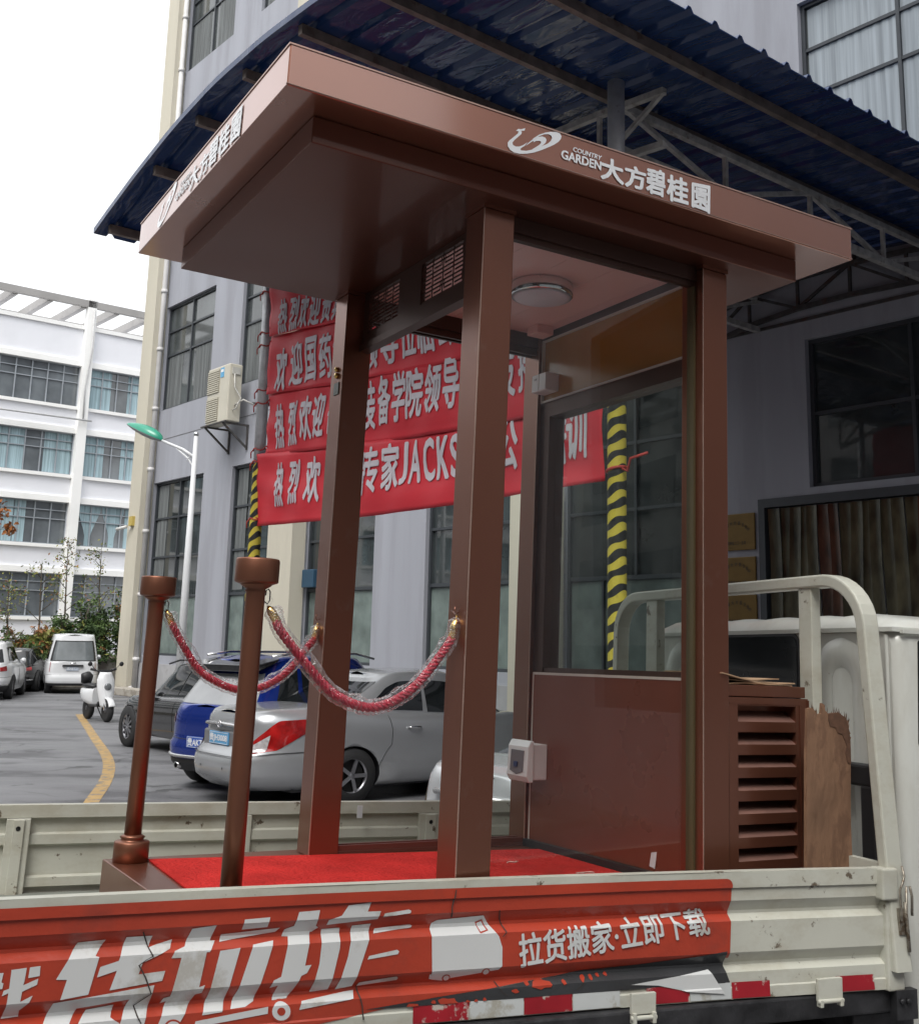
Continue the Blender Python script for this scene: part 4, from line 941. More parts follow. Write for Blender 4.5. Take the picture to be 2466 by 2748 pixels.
# floorboard + rear body
m_ = MB(); m_.prism([(.36, .28), (wb - .22, .30), (wb - .16, .42), (wb - .22, .42), (wb - .32, .34), (.36, .34)], -.15, .15); m_.build('footboard', scb, sc_, bevel=.02)
def rear(i, j):
    x = -.30 + .70 * i; w2 = .05 + .12 * sin(pi * (.15 + .75 * i)) ; zb = .30 + .16 * (1 - i) ** 2; zt = .66 + .02 * i; a = -pi / 2 + pi * j * 1
    a = 2 * pi * j; z = (zb + zt) / 2 + (zt - zb) / 2 * spow(sin(a), .7)
    return (x, w2 * spow(cos(a), .7), z)
m_ = MB(); m_.grid(rear, 16, 24); m_.add([rear(0, k / 24) for k in range(24)], [tuple(range(24))]); m_.add([rear(1, k / 24) for k in range(24)], [tuple(range(24))]); m_.build('rear_body', scw, sc_, recalc=True)
m_ = MB(); m_.tube([(-.28, 0, .70), (-.1, 0, .735), (.15, 0, .725), (.38, 0, .70)], [.07, .105, .11, .08], 14); m_.v = [Vector((v.x, v.y * 1.25, .70 + (v.z - .70) * .45)) for v in m_.v]; m_.build('seat', scb, sc_)
m_ = MB(); m_.tube([(-.30, 0, .76), (-.27, 0, .92), (-.20, 0, .95)], [.10, .12, .06], 12); m_.v = [Vector((v.x * .9, v.y * 1.15, v.z)) for v in m_.v]; m_.build('backrest', scb, sc_)
m_ = MB(); m_.tube([(wb - .28, 0, .62), (wb - .36, 0, 1.0)], .03, 10); m_.tube([(wb - .42, -.27, 1.08), (wb - .34, -.10, 1.03), (wb - .34, .10, 1.03), (wb - .42, .27, 1.08)], .018, 8)
m_.tube([(wb - .425, -.28, 1.08), (wb - .395, -.17, 1.06)], .026, 8); m_.tube([(wb - .425, .28, 1.08), (wb - .395, .17, 1.06)], .026, 8); m_.box(wb - .40, wb - .26, -.12, .12, .98, 1.06); m_.build('handlebar', scb, sc_)
for sg in (-1, 1):
    m_ = MB(); m_.tube([(wb - .34, sg * .2, 1.05), (wb - .30, sg * .30, 1.17)], .007, 6); m_.lathe([(0, -.008), (.045, -.006), (.05, 0), (.045, .01), (0, .014)], (wb - .30, sg * .34, 1.19), 16, 'x'); m_.build('mirror', scb, sc_)
m_ = MB(); m_.tube([(.2, .1, .3), (.26, .22, .02)], .012, 6); m_.build('kickstand', scb, sc_)
# plates and lamps
m_ = MB(); m_.box(-.34, -.30, -.09, .09, .55, .62); m_.build('tail_light', tail_r, sc_)
# ================================================================== TRUCK
WID = 1.86; L0 = -3.6; ZB = TY(2200, 2672).z        # bed width, rear end, lower edge of the side panel
def bow(x):
    q = (x + 1.35) / 1.40
    return .050 * max(0, 1 - q * q) if abs(q) < 1 else 0.
H_ = RAIL - ZB
# side panel profile: (distance below rail top, inset)
s_ = 1.0727
PROF = [(0, 0), (.047, 0), (.0485, .007), (.086, .007), (.090, .010), (.118, .026), (.127, .026), (.145, .004), (.236, .004), (.243, .008), (.268, .026), (.276, .026), (.292, .004), (.332, .004), (.336, 0), (H_, 0)]
def prof_at(z):
    d = RAIL - z
    for (a, b), (c, e) in zip(PROF, PROF[1:]):
        if d <= c: return b + (e - b) * (d - a) / max(1e-6, c - a)
    return 0.
def PS(x, z, off=0.): return (x, bow(x) + prof_at(z) - off + .002 * sin(x * 6), z)
ZC = [RAIL - d for d, _ in PROF[1:-1]]
truck = thing('flatbed_truck', 'white flatbed truck with dropside bed and red sticker on its side, carrying the brown booth', 'truck', FT, (-1.5, .9, -.3))
FTi = FT.inverted()
xs = [L0 + (0 - L0) * i / 72 for i in range(73)]
m_ = MB(); n = len(PROF)
vs = [PS(x, RAIL - d) for x in xs for d, _ in PROF]
m_.add(vs, [(i * n + j, (i + 1) * n + j, (i + 1) * n + j + 1, i * n + j + 1) for i in range(len(xs) - 1) for j in range(n - 1)])
# top face, inner face, bottom, end cap
vs = []; TH = .038
for x in xs: vs += [(x, bow(x), RAIL), (x, bow(x) + TH, RAIL), (x, bow(x) + TH, ZB), (x, bow(x), ZB)]
m_.add(vs, [(i * 4 + a, (i + 1) * 4 + a, (i + 1) * 4 + a + 1, i * 4 + a + 1) for i in range(len(xs) - 1) for a in (0, 1, 2)])
m_.add([(0, 0, ZB), (0, TH, ZB), (0, TH, RAIL), (0, 0, RAIL)], [(0, 1, 2, 3)])
near = m_.build('side_panel', cream_t, truck, recalc=False)
near['label'] = 'near dropside panel with the red sticker'
# end bracket frame of the panel, latch, hinges
m_ = MB(); e0 = TY(2377, 2500).x
m_.box(-.012, .055, -.008, TH, ZB - .005, RAIL - .1); m_.box(-.035, .03, -.022, TH + .004, RAIL - .095, RAIL + .003)
m_.build('corner_post', cream_t, truck, bevel=.006)
m_ = MB()
lx = .035
m_.tube([(lx + .012, -.02, RAIL + .01), (lx + .012, -.03, RAIL - .02), (lx, -.035, RAIL - .04), (lx - .012, -.035, RAIL - .06), (lx - .01, -.035, RAIL - .15), (lx, -.035, RAIL - .17), (lx + .012, -.035, RAIL - .15), (lx + .014, -.035, RAIL - .05)], .004, 8)
m_.box(lx - .012, lx + .016, -.028, -.008, RAIL - .2, RAIL - .12); m_.tube([(lx + .012, -.03, RAIL - .1), (lx + .018, -.035, RAIL - .25)], .006, 8)
m_.tube([(lx + .02, -.045, RAIL - .05), (lx + .032, -.04, RAIL - .08), (lx + .03, -.04, RAIL - .14)], .0045, 8)
m_.build('latch', mat('rusty_latch', (.30, .27, .22), .4, .6, var=.4, vs=60, dirt=.8, ds=30, dth=.52, dcol=(.1, .06, .03)), truck)
for k, (ua, va, ub) in enumerate(((1690, 2715, 1752), (2190, 2680, 2252))):
    p = TY(ua, va); q = TY(ub, va)
    m_ = MB()
    m_.box(p.x - .002, q.x + .002, -.014, 0, p.z - .006, ZB + .052); m_.box(p.x, p.x + .012, -.022, 0, ZB - .03, p.z); m_.box(q.x - .012, q.x, -.022, 0, ZB - .03, p.z)
    m_.tube([(p.x - .004, -.014, ZB - .014), (q.x + .004, -.014, ZB - .014)], .007, 10)
    m_.build('hinge', cream_t, truck, bevel=.002)
# sticker ----------------------------------------------------------
def A_(x, y): return (x / 2.0222, 2200 + y / 2.0222)
def B_(x, y): return (800 + x / 2.0222, 2200 + y / 2.0222)
def Z_(x, y): return (1566 + x / 2.0222, 2200 + y / 2.0222)
def un(p):
    y = 0.02
    for _ in range(3):
        q = TY(p[0], p[1], y); y = bow(q.x) + .006
    return (q.x, q.z)
XC = [L0 + .12 * i for i in range(1, 31)]
def sheet(name, polys, m, off, parent, cuts=True, label=None, lift=None):
    mb = MB()
    for P in polys:
        vf = polyfill(P, XC if cuts else (), ZC)
        mb.add([PS(v[0], v[1], off + (lift(v[0], v[1]) if lift else 0)) for v in vf[0]], vf[1])
    o = mb.build(name, m, parent, recalc=False)
    if label: o['label'] = label
    return o
redv = mat('ad_red', (.40, .045, .020), .40, 0, var=.12, vs=2.2, bump=.35, bs=9, rv=.12, coat=.1, dirt=.5, ds=5, dth=.585, dcol=(.24, .04, .025))
adw = mat('ad_white', (.60, .61, .60), .45, 0, var=.06, vs=2, dirt=.6, ds=5, dth=.55, dcol=(.36, .33, .27))
adk = mat('ad_black', (.035, .036, .038), .3, 0, var=.25, vs=3, bump=.4, bs=9)
ZT = RAIL - .020
re_ = un(Z_(802, 400))[0]
bot = [un(Z_(790, 752)), un(Z_(500, 778)), un(Z_(0, 822)), un(B_(1400, 855)), un(B_(1090, 905)), un(B_(740, 962)), un(B_(350, 1052)), un(B_(100, 1108)), (un(B_(-150, 1108))[0], ZB + .012), (L0 + .005, ZB + .012)]
rc = .02
red_poly = [(L0 + .005, ZT)] + [(re_ - rc + rc * sin(a), ZT - rc + rc * cos(a)) for a in (0, .5, 1.05, 1.57)] + bot
st = sheet('red_sticker', [red_poly], redv, .0016, truck)
blk_hi = [un(Z_(775, 712)), un(Z_(600, 745)), un(Z_(300, 790)), un(Z_(0, 822)), un(B_(1400, 855)), un(B_(1090, 905)), un(B_(740, 962)), un(B_(350, 1052)), un(B_(100, 1108))]
blk_lo = [un(B_(120, 1240)), un(B_(350, 1180)), un(B_(970, 1066)), un(B_(1265, 1045)), un(B_(1540, 1010)), un(Z_(0, 1010)), un(Z_(360, 975)), un(Z_(560, 930)), un(Z_(760, 945)), un(Z_(790, 905)), un(Z_(770, 830))]
def clampz(P): return [(a, max(b, ZB + .047)) for a, b in P]
sheet('black_strip', [clampz(blk_hi + blk_lo)], adk, .0024, st, lift=lambda a, b: .002 * abs(sin(a * 11)))
sheet('torn_flap', [[un(Z_(250, 893)), un(Z_(420, 862)), un(Z_(680, 815)), un(Z_(755, 940)), un(Z_(560, 930)), un(Z_(400, 897))]], adw, .006, st)
random.seed(5)
bl = []
for cx_, cy_, r_x, r_y in ((620, 1020, 45, 26), (810, 990, 60, 30), (460, 1070, 14, 16), (510, 1060, 14, 14), (408, 1082, 14, 14), (1310, 890, 60, 26), (915, 985, 12, 12), (960, 978, 12, 12), (1005, 970, 10, 10), (1440, 880, 12, 14), (1240, 885, 12, 12), (1545, 860, 14, 18), (1590, 855, 10, 14), (1630, 845, 10, 10), (1675, 840, 10, 10), (730, 985, 14, 10), (1170, 925, 22, 12), (290, 1098, 16, 12)):
    P = []
    for k in range(12):
        a = 2 * pi * k / 12; rr = random.uniform(.7, 1.15); P.append(un(B_(cx_ + r_x * rr * cos(a), cy_ + r_y * rr * sin(a))))
    bl.append(clampz(P))
sheet('red_splashes', bl, redv, .0058, st, cuts=False)
# big lettering (outlines of the strokes)
LP = []
for P in ([(65, 812), (148, 800), (135, 875), (128, 895), (210, 858), (203, 892), (122, 930), (112, 985), (180, 950), (160, 990), (105, 1040), (100, 1078), (5, 1092), (36, 1010), (48, 938), (12, 955), (22, 925), (52, 914)],
          [(165, 798), (222, 790), (217, 845), (155, 856)], [(-30, 832), (22, 828), (10, 880), (22, 885), (15, 915), (-30, 925)],
          [(425, 672), (578, 655), (520, 738), (540, 742), (480, 945), (328, 975), (365, 865), (305, 865)],
          [(690, 640), (832, 632), (808, 697), (940, 655), (925, 700), (775, 772), (752, 835), (897, 815), (880, 870), (595, 922), (635, 815), (527, 852), (545, 795), (645, 762)],
          [(290, 995), (838, 893), (818, 975), (775, 1130), (640, 1130), (690, 1000), (705, 975), (418, 1032), (350, 1150), (215, 1150)],
          [(470, 1040), (620, 1008), (600, 1072), (650, 1100), (600, 1150), (390, 1150)],
          [(1045, 592), (1178, 570), (1145, 662), (1172, 662), (1138, 715), (1122, 715), (1080, 905), (1112, 893), (1095, 940), (1060, 950), (960, 1125), (850, 1125), (905, 990), (870, 1005), (890, 970), (925, 960), (985, 745), (930, 748), (950, 710), (1005, 690)],
          [(1330, 540), (1468, 528), (1455, 585), (1316, 600)], [(1205, 628), (1525, 590), (1500, 615), (1195, 668)],
          [(1195, 708), (1305, 692), (1280, 780), (1205, 1040), (1095, 1058), (1130, 960)], [(1375, 678), (1487, 658), (1450, 780), (1380, 990), (1330, 1015), (1250, 1025), (1290, 930)],
          [(1060, 1090), (1455, 1012), (1452, 1050), (1050, 1125)],
          [(1625, 500), (1738, 490), (1720, 580), (1735, 590), (1700, 615), (1690, 615), (1655, 790), (1690, 785), (1665, 830), (1635, 845), (1590, 940), (1560, 975), (1480, 985), (1510, 900), (1465, 915), (1485, 870), (1525, 850), (1570, 640), (1535, 640), (1550, 600), (1600, 580)]):
    LP.append([un(A_(*p)) for p in P])
for P in ([(275, 465), (398, 447), (378, 498), (450, 495), (435, 540), (160, 575), (170, 545), (238, 520)], [(135, 600), (235, 592), (225, 700), (170, 930), (70, 943), (115, 780)],
          [(300, 580), (402, 568), (385, 650), (300, 910), (210, 930), (270, 740)], [(20, 985), (310, 932), (300, 970), (5, 1030)],
          [(462, 530), (470, 508), (600, 486), (614, 493), (610, 506)], [(415, 622), (424, 598), (615, 573), (628, 581), (622, 592)], [(375, 757), (384, 737), (535, 703), (546, 712), (540, 727)], [(322, 910), (336, 887), (535, 850), (545, 860), (538, 873)]):
    LP.append([un(B_(*p)) for p in P])
def circ(f, cx_, cy_, r, n=24): return [un(f(cx_ + r * cos(2 * pi * k / n), cy_ + r * sin(2 * pi * k / n))) for k in range(n)]
LP = [[(a, max(b, ZB + .002)) for a, b in P] for P in LP]
sheet('white_lettering', LP, adw, .0034, st)
sheet('ring_mark', [circ(A_, 1525, 1037, 60)], redv, .0042, st, cuts=False); sheet('ring_mark', [circ(A_, 1525, 1037, 50)], adw, .0050, st, cuts=False); sheet('ring_mark', [circ(A_, 1525, 1037, 22)], redv, .0058, st, cuts=False)
sheet('ring_mark', [[(a, max(b, ZB + .012)) for a, b in circ(A_, 940, 1130, 52)]], redv, .0042, st, cuts=False); sheet('ring_mark', [[(a, max(b, ZB + .012)) for a, b in circ(A_, 940, 1130, 42)]], adw, .005, st, cuts=False)
van = [(722, 600), (733, 565), (760, 548), (1008, 520), (1040, 570), (1085, 630), (1103, 690), (1102, 790), (1085, 812), (840, 862), (790, 880), (740, 874), (715, 868), (713, 840), (724, 838)]
sheet('van_mark', [[un(B_(*p)) for p in van]], adw, .0034, st)
wn = [(968, 560), (1003, 543), (1032, 600), (985, 614)]; wi = [(975, 567), (1000, 553), (1022, 597), (988, 606)]
sheet('van_mark_window', [[un(B_(*p)) for p in wn]], redv, .0042, st, cuts=False); sheet('van_mark_window', [[un(B_(*p)) for p in wi]], adw, .005, st, cuts=False)
for cx_, cy_ in ((808, 862), (1018, 825)):
    sheet('van_mark_wheel', [circ(B_, cx_, cy_, 22)], redv, .0042, st, cuts=False); sheet('van_mark_wheel', [circ(B_, cx_, cy_, 16)], adw, .005, st, cuts=False)
def crackline(fn, pts, wd=.0016):
    P = [un(fn(*p)) for p in pts]; mb = MB()
    L_ = [(a - wd * (1 + .5 * (i % 2)), b) for i, (a, b) in enumerate(P)]; R_ = [(a + wd, b) for a, b in P]
    vf = cutmesh((L_ + R_, [(i, i + 1, len(P) + i + 1, len(P) + i) for i in range(len(P) - 1)]), XC, ZC)
    mb.add([PS(v[0], v[1], .0062) for v in vf[0]], vf[1]); return mb
crk = mat('crack_dark', (.05, .04, .035), .8)
for fn, pts in ((A_, [(778, 607), (790, 640), (805, 690), (832, 735), (795, 755), (755, 785), (768, 810), (790, 850), (820, 940), (770, 980), (728, 1015), (745, 1060), (765, 1100)]), (B_, [(850, 375), (842, 430), (832, 470), (834, 530)]), (B_, [(322, 905), (335, 960), (345, 1010), (350, 1080)]), (B_, [(1070, 880), (1085, 905), (1100, 930), (1128, 950)]), (B_, [(1088, 487), (1098, 540), (1125, 605), (1105, 630)]), (Z_, [(10, 860), (-20, 900), (-45, 920)])):
    crackline(fn, pts).build('sticker_crack', crk, st, recalc=False)
q = [un(p) for p in (B_(1200, 800), Z_(682, 618), Z_(655, 480), B_(1190, 620))]
vf = text_quad('拉货搬家·立即下载', q, .022)
vf = cutmesh(vf, XC, ZC); mb = MB(); mb.add([PS(a, b, .0036 + .0003 * k) for a, b, k in vf[0]], vf[1]); mb.build('small_lettering', adw, st, recalc=False)
# reflective tape along the lower edge
tr_ = mat('tape_red', (.30, .012, .02), .32, 0, var=.2, vs=8, dirt=.85, ds=12, dth=.53, dcol=(.5, .48, .42)); tw_ = mat('tape_white', (.50, .52, .51), .35, 0, var=.08, vs=6, dirt=.7, ds=9, dth=.54, dcol=(.3, .27, .2))
x0t = TY(*Z_(840, 970)).x; segs = [(Z_(1385, 0)[0], Z_(1585, 0)[0], 1), (Z_(840, 0)[0], Z_(1040, 0)[0], 1), (Z_(383, 0)[0], Z_(615, 0)[0], 1), (B_(1265, 0)[0], B_(1528, 0)[0], 1), (B_(970, 0)[0], B_(1262, 0)[0], 0), (B_(1532, 0)[0], B_(1788, 0)[0], 0), (Z_(618, 0)[0], Z_(835, 0)[0], 0), (B_(660, 0)[0], B_(965, 0)[0], 1)]
for mi in (1, 0):
    for a, b, k in segs:
        if k != mi: continue
        mb = MB(); xa, xb = TY(a, 2680).x, TY(b, 2680).x
        mb.add([PS(x, z, .003) for x in (xa, (xa + xb) / 2, xb) for z in (ZB + .003, ZB + .048)], [(0, 2, 3, 1), (2, 4, 5, 3)])
        mb.build('reflective_tape', tr_ if mi else tw_, truck, recalc=False)
# far side panel, seen from inside ------------------------------------
YF = WID
m_ = MB()
def inr(x): return YF + bow(x) * .7
vs = []
ip = [(RAIL, .045), (RAIL, 0), (RAIL - .048, 0), (RAIL - .052, .022), (RAIL - .105, .022), (RAIL - .112, .006), (RAIL - .148, .006), (RAIL - .156, .024), (RAIL - .265, .024), (RAIL - .272, .006), (RAIL - .305, .006), (RAIL - .31, .024), (ZB, .024), (ZB, .045)]
for x in xs: vs += [(x, inr(x) + b - .002, z) for z, b in ip]
n = len(ip)
m_.add(vs, [(i * n + j, (i + 1) * n + j, (i + 1) * n + (j + 1) % n, i * n + (j + 1) % n) for i in range(len(xs) - 1) for j in range(n)])
m_.build('side_panel', cream_t, truck, recalc=True)
for ua, ub, isp in ((12, 78, 1), (1127, 1185, 1), (655, 676, 0)):
    m_ = MB(); hole = MB(); p = TY(ua, 2260, YF); q_ = TY(ub, 2260, YF)
    m_.box(p.x, q_.x, inr(p.x) - (.012 if isp else .003), inr(p.x) + .03, ZB, RAIL - .05)
    if isp:
        m_.box(p.x + (q_.x - p.x) * .28, p.x + (q_.x - p.x) * .75, inr(p.x) - .022, inr(p.x) - .012, ZB, RAIL - .052)
        hole.lathe([(0.0001, 0), (.009, 0)], ((p.x + q_.x) / 2, inr(p.x) - .0235, RAIL - .085), 16, 'y')
    rb_ = m_.build('side_panel_rib', cream_t, truck, bevel=.003)
    if isp: hole.build('bolt_hole', blackp, rb_)
# bed floor, tailgate side (rear), crossmember, chassis
m_ = MB(); m_.box(L0, .02, TH + .058, YF + .01, -.238, -.216); m_.build('bed_floor', mat('bed_floor', (.22, .23, .2), .6, .2, var=.3, vs=3, dirt=.6, ds=3), truck)
m_ = MB(); m_.box(L0 - .04, L0, .0, YF + .03, ZB, RAIL); m_.build('tailgate', cream_t, truck, bevel=.004)
m_ = MB(); m_.box(L0, .06, .02, .09, ZB - .075, ZB - .004); m_.box(L0, .06, YF - .09, YF, ZB - .075, ZB - .004)
for x in (-3.3, -2.4, -1.5, -.6, .02): m_.box(x - .04, x + .04, .09, YF - .09, ZB - .07, ZB)
m_.box(L0, 1.9, .55, .63, ZB - .25, ZB - .07); m_.box(L0, 1.9, 1.2, 1.28, ZB - .25, ZB - .07)
m_.box(-1.25, -.15, .12, .18, ZB - .45, ZB - .12); m_.box(-.1, .15, .06, .5, ZB - .40, ZB - .08)
m_.build('chassis', chassis, truck, bevel=.008)
m_ = MB(); m_.box(.015, .1, -.012, .02, ZB - .09, ZB - .002)
for z in (ZB - .035,):
    for x in (.035, .06): m_.lathe([(.009, 0), (.009, -.008), (0, -.009)], (x, -.012, z), 10, 'y')
m_.build('corner_bracket', chassis, truck)
# wheels under the bed
def truck_wheel(x, y, r=.36, wd=.2):
    m = MB(); m.lathe([(r * .55, -wd / 2), (r * .9, -wd / 2), (r, -wd * .4), (r, wd * .4), (r * .9, wd / 2), (r * .55, wd / 2)], (x, y, 0), 40, 'y', cap=False)
    return m
zw = -1.06 + .36
for x in (-2.3, 1.55):
    for y in (.28, YF - .28):
        m_ = truck_wheel(x, y); m_.v = [v + Vector((0, 0, zw)) for v in m_.v]; wv_ = m_.build('wheel', rubber, truck)
        m_ = MB(); m_.lathe([(0, -.04), (.07, -.05), (.09, .0), (.19, .02), (.2, -.08)], (x, y, zw), 24, 'y'); m_.build('rim', mat('rim_grey', (.4, .4, .4), .4, .6), wv_)
# headboard frame --------------------------------------------------------
top = TX(1951, 1568, .03).z
yn, yf_ = TX(2400, 2100, .03).y - .0, TX(1633, 1800, .03).y
yn = .0; yf_ = YF + .045
rC = .19; fw, fd = .046, .068
path = [(yn + fw / 2, -.2), (yn + fw / 2, top - rC)] + [(yn + fw / 2 + rC * (1 - cos(a)), top - rC + rC * sin(a) - fw / 2 * sin(a)) for a in [pi / 2 * k / 8 for k in range(1, 9)]]
path += [(yf_ - fw / 2 - rC * (1 - cos(a)), top - rC + rC * sin(a) - fw / 2 * sin(a)) for a in [pi / 2 * k / 8 for k in range(8, 0, -1)]] + [(yf_ - fw / 2, top - rC), (yf_ - fw / 2, -.2)]
m_ = MB(); vs = []
for i, (y, z) in enumerate(path):
    a = Vector(path[max(i - 1, 0)]); b_ = Vector(path[min(i + 1, len(path) - 1)]); t_ = (b_ - a).normalized(); nn = Vector((-t_.y, t_.x)) * fw / 2
    ln = (.095 if y < YF / 2 else -.02) * (z - .15) * min(1, abs(y - YF / 2) / (YF / 2 - rC)) ** 2
    for sx, sn_ in ((0, 1), (fd, 1), (fd, -1), (0, -1)): vs.append((sx, y + ln + nn.x * sn_, z + nn.y * sn_))
m_.add(vs, [(i * 4 + k, (i + 1) * 4 + k, (i + 1) * 4 + (k + 1) % 4, i * 4 + (k + 1) % 4) for i in range(len(path) - 1) for k in range(4)])
hb = m_.build('headboard_frame', cream_t, truck, bevel=.007)
for ua, ub in ((1729, 1758), (2138, 2172)):
    a = TX(ua, 1700, .0).y; b_ = TX(ub, 1700, .0).y
    m_ = MB(); m_.box(.008, .052, min(a, b_), max(a, b_), -.14, top - fw + .002); m_.build('headboard_bar', cream_t, hb, bevel=.004)
m_ = MB(); m_.box(.01, .04, .05, YF - .03, -.21, RAIL + .01); m_.build('headboard_plate', cream_t, hb)
# cab ---------------------------------------------------------------------
cx0 = .155; cy0, cy1 = .085, YF - .085; zr = TX(2166, 1650, cx0).z; 
cab = bpy.data.objects.new('cab', None); COL.objects.link(cab); cab.parent = truck; OFF[cab.name] = OFF[truck.name]
def rb(y0, y1, z0, z1, r, n=6):
    o = []
    for cyy, czz, a0 in ((y1 - r, z1 - r, 0), (y0 + r, z1 - r, pi / 2), (y0 + r, z0 + r, pi), (y1 - r, z0 + r, 1.5 * pi)):
        o += [(cyy + r * cos(a0 + pi / 2 * k / n), czz + r * sin(a0 + pi / 2 * k / n)) for k in range(n + 1)]
    return o
def cabring(x, y0, y1, z0, z1, r): return [(x, a, b) for a, b in rb(y0, y1, z0, z1, r)]
rings = [cabring(cx0, cy0 + .03, cy1 - .03, -.6, zr - .075, .05), cabring(cx0 + .02, cy0 + .008, cy1 - .008, -.62, zr - .06, .06), cabring(cx0 + .06, cy0, cy1, -.62, zr - .055, .06), cabring(1.2, cy0, cy1, -.62, zr - .05, .07), cabring(1.5, cy0 + .02, cy1 - .02, -.62, zr - .1, .08), cabring(1.75, cy0 + .03, cy1 - .03, -.62, .4, .1)]
m_ = MB(); n = len(rings[0])
for r_i in rings: m_.v += [Vector(p) for p in r_i]
for i in range(len(rings) - 1):
    for k in range(n): m_.f.append([i * n + k, i * n + (k + 1) % n, (i + 1) * n + (k + 1) % n, (i + 1) * n + k]); m_.m.append(0); m_.sm.append(True)
m_.f.append(list(range(n))); m_.m.append(0); m_.sm.append(False); m_.f.append([(len(rings) - 1) * n + k for k in range(n)][::-1]); m_.m.append(0); m_.sm.append(False)
cabm = m_.build('cab_body', cab_w, cab)
# roof cap with ribs
m_ = MB()
def roof(i, j):
    x = cx0 - .012 + 1.38 * i; y = cy0 + .01 + (cy1 - cy0 - .02) * j
    e = min(1, min(j, 1 - j) * 14) ** .5; e2 = min(1, i * 18) ** .5
    rib = .006 * (1 + cos(j * 2 * pi * 6.5)) * min(1, i * 10)
    return (x, y, zr - .058 + (.05 + rib) * e * e2)
m_.grid(roof, 40, 110); m_.box(cx0 - .012, 1.37, cy0 + .008, cy1 - .008, zr - .072, zr - .056)
m_.build('roof_panel', cab_w, cab)
# rear window, embossed ribs
wy0, wy1 = TX(2141, 1760, cx0).y, TX(1790, 1700, cx0).y
wz1 = TX(2000, 1710, cx0).z; wz0 = wz1 - .30
wy1 = cy1 - (wy0 - cy0)
m_ = MB(); m_.prism(rb(wy0 - .012, wy1 + .012, wz0 - .012, wz1 + .012, .045), cx0 - .006, cx0 + .004, ax='x'); sl_ = m_.build('window_seal', blackp, cab)
m_ = MB(); m_.prism(rb(wy0, wy1, wz0, wz1, .036), cx0 - .009, cx0 - .0055, ax='x'); m_.build('rear_window', mat('cab_glass', (.012, .013, .014), .05, 0, var=.6, vs=4, spec=.25), cab)
for sgn, yc in ((1, (cy0 + wy0) / 2 + .02), (-1, cy1 - ((cy0 + wy0) / 2 + .02 - cy0))):
    wd = (wy0 - cy0) * .30
    m_ = MB()
    def em(i, j):
        # arch-topped pressed panel
        a = pi * i; rr = (.35 + .65 * j)
        if i < .0001 or i > .9999: pass
        yv = yc + wd * rr * cos(a); zt_ = wz1 - wd - .01
        zv = zt_ + wd * rr * sin(a)
        return (cx0 - .001 - .012 * sin(pi * j), yv, zv)
    m_.grid(em, 24, 8)
    def leg(sg):
        def f(i, j):
            rr = .35 + .65 * j
            return (cx0 - .001 - .012 * sin(pi * j), yc + sg * wd * rr, (wz1 - wd - .01) * (1 - i) + (-.2) * i)
        return f
    m_.grid(leg(1), 6, 8); m_.grid(leg(-1), 6, 8)
    m_.build('pressed_rib', cab_w, cab, recalc=False)
m_ = MB(); m_.grid(lambda i, j: (cx0 - .001 - .008 * sin(pi * j), cy0 + .05 + .018 * (j - .5), wz1 * (1 - i) - .2 * i), 6, 6); m_.build('pressed_rib', cab_w, cab, recalc=False)
# side door window, door seam, handle, mirror
m_ = MB(); sw = [(.62, .60), (.66, .82), (1.10, .80), (1.38, .55), (1.36, .5), (.66, .5)]
x9 = TY(2453, 1760, cy0).x
sw = [(x9, .50), (x9 + .015, wz1 - .02), (x9 + .05, wz1 + .0), (x9 + .55, wz1 - .03), (x9 + .8, .55), (x9 + .8, .46), (x9 + .03, .46)]
m_.prism(sw, cy0 - .008, cy0 + .006); m_.build('side_window', MC['cab_glass'], cab, bevel=.01)

# rain gutter
m_ = MB(); m_.box(cx0 + .02, 1.3, cy0 - .012, cy0 + .004, zr - .078, zr - .066); m_.build('rain_gutter', cab_w, cab)
# black air intake behind the cab
m_ = MB(); a = TX(2283, 2046, .11); b_ = TX(2357, 2046, .11); c_ = TX(2318, 2046, .11)
m_.box(.085, .15, b_.y + .0, a.y + .05, a.z - .075, a.z); m_.box(.085, .15, b_.y, c_.y, -.2, a.z - .07); m_.build('air_intake', blackp, cab, bevel=.01)
# ================================================================== BOOTH
booth = thing('guard_booth', 'brown metal guard booth with wide flat roof and open sides, standing on the truck bed', 'booth', FB, (.3, .2, -.214))
PWD = .118; AY = -.424; BYY = .67; CXX = .944; H = 2.2
m_ = MB(); m_.prism([(-.701, -.372), (1.12, -.43), (1.12, .839), (-.701, .839)], -.214, 0, ax='z'); m_.build('platform', bronze, booth, bevel=.004)
for (x, y, nm) in ((0, AY, 'post'), (0, BYY, 'post'), (CXX, AY, 'post'), (CXX, BYY, 'post')):
    m_ = MB(); m_.box(x, x + PWD, y, y + PWD, .001, H - .014); p_ = m_.build('post', bronze, booth, bevel=.0035)
    m_ = MB(); m_.box(x - .0014, x + .0022, y - .0014, y + .0022, .002, H - .015); m_.build('edge_strip', MC.get('edge_highlight') or mat('edge_highlight', (.60, .42, .34), .25, .7), p_, bevel=.001)  # bright strip stands in for the highlight along the post corner
    m_ = MB(); m_.box(x - .003, x + PWD + .003, y - .003, y + PWD + .003, H - .013, H); m_.build('post_cap', bronze, p_)
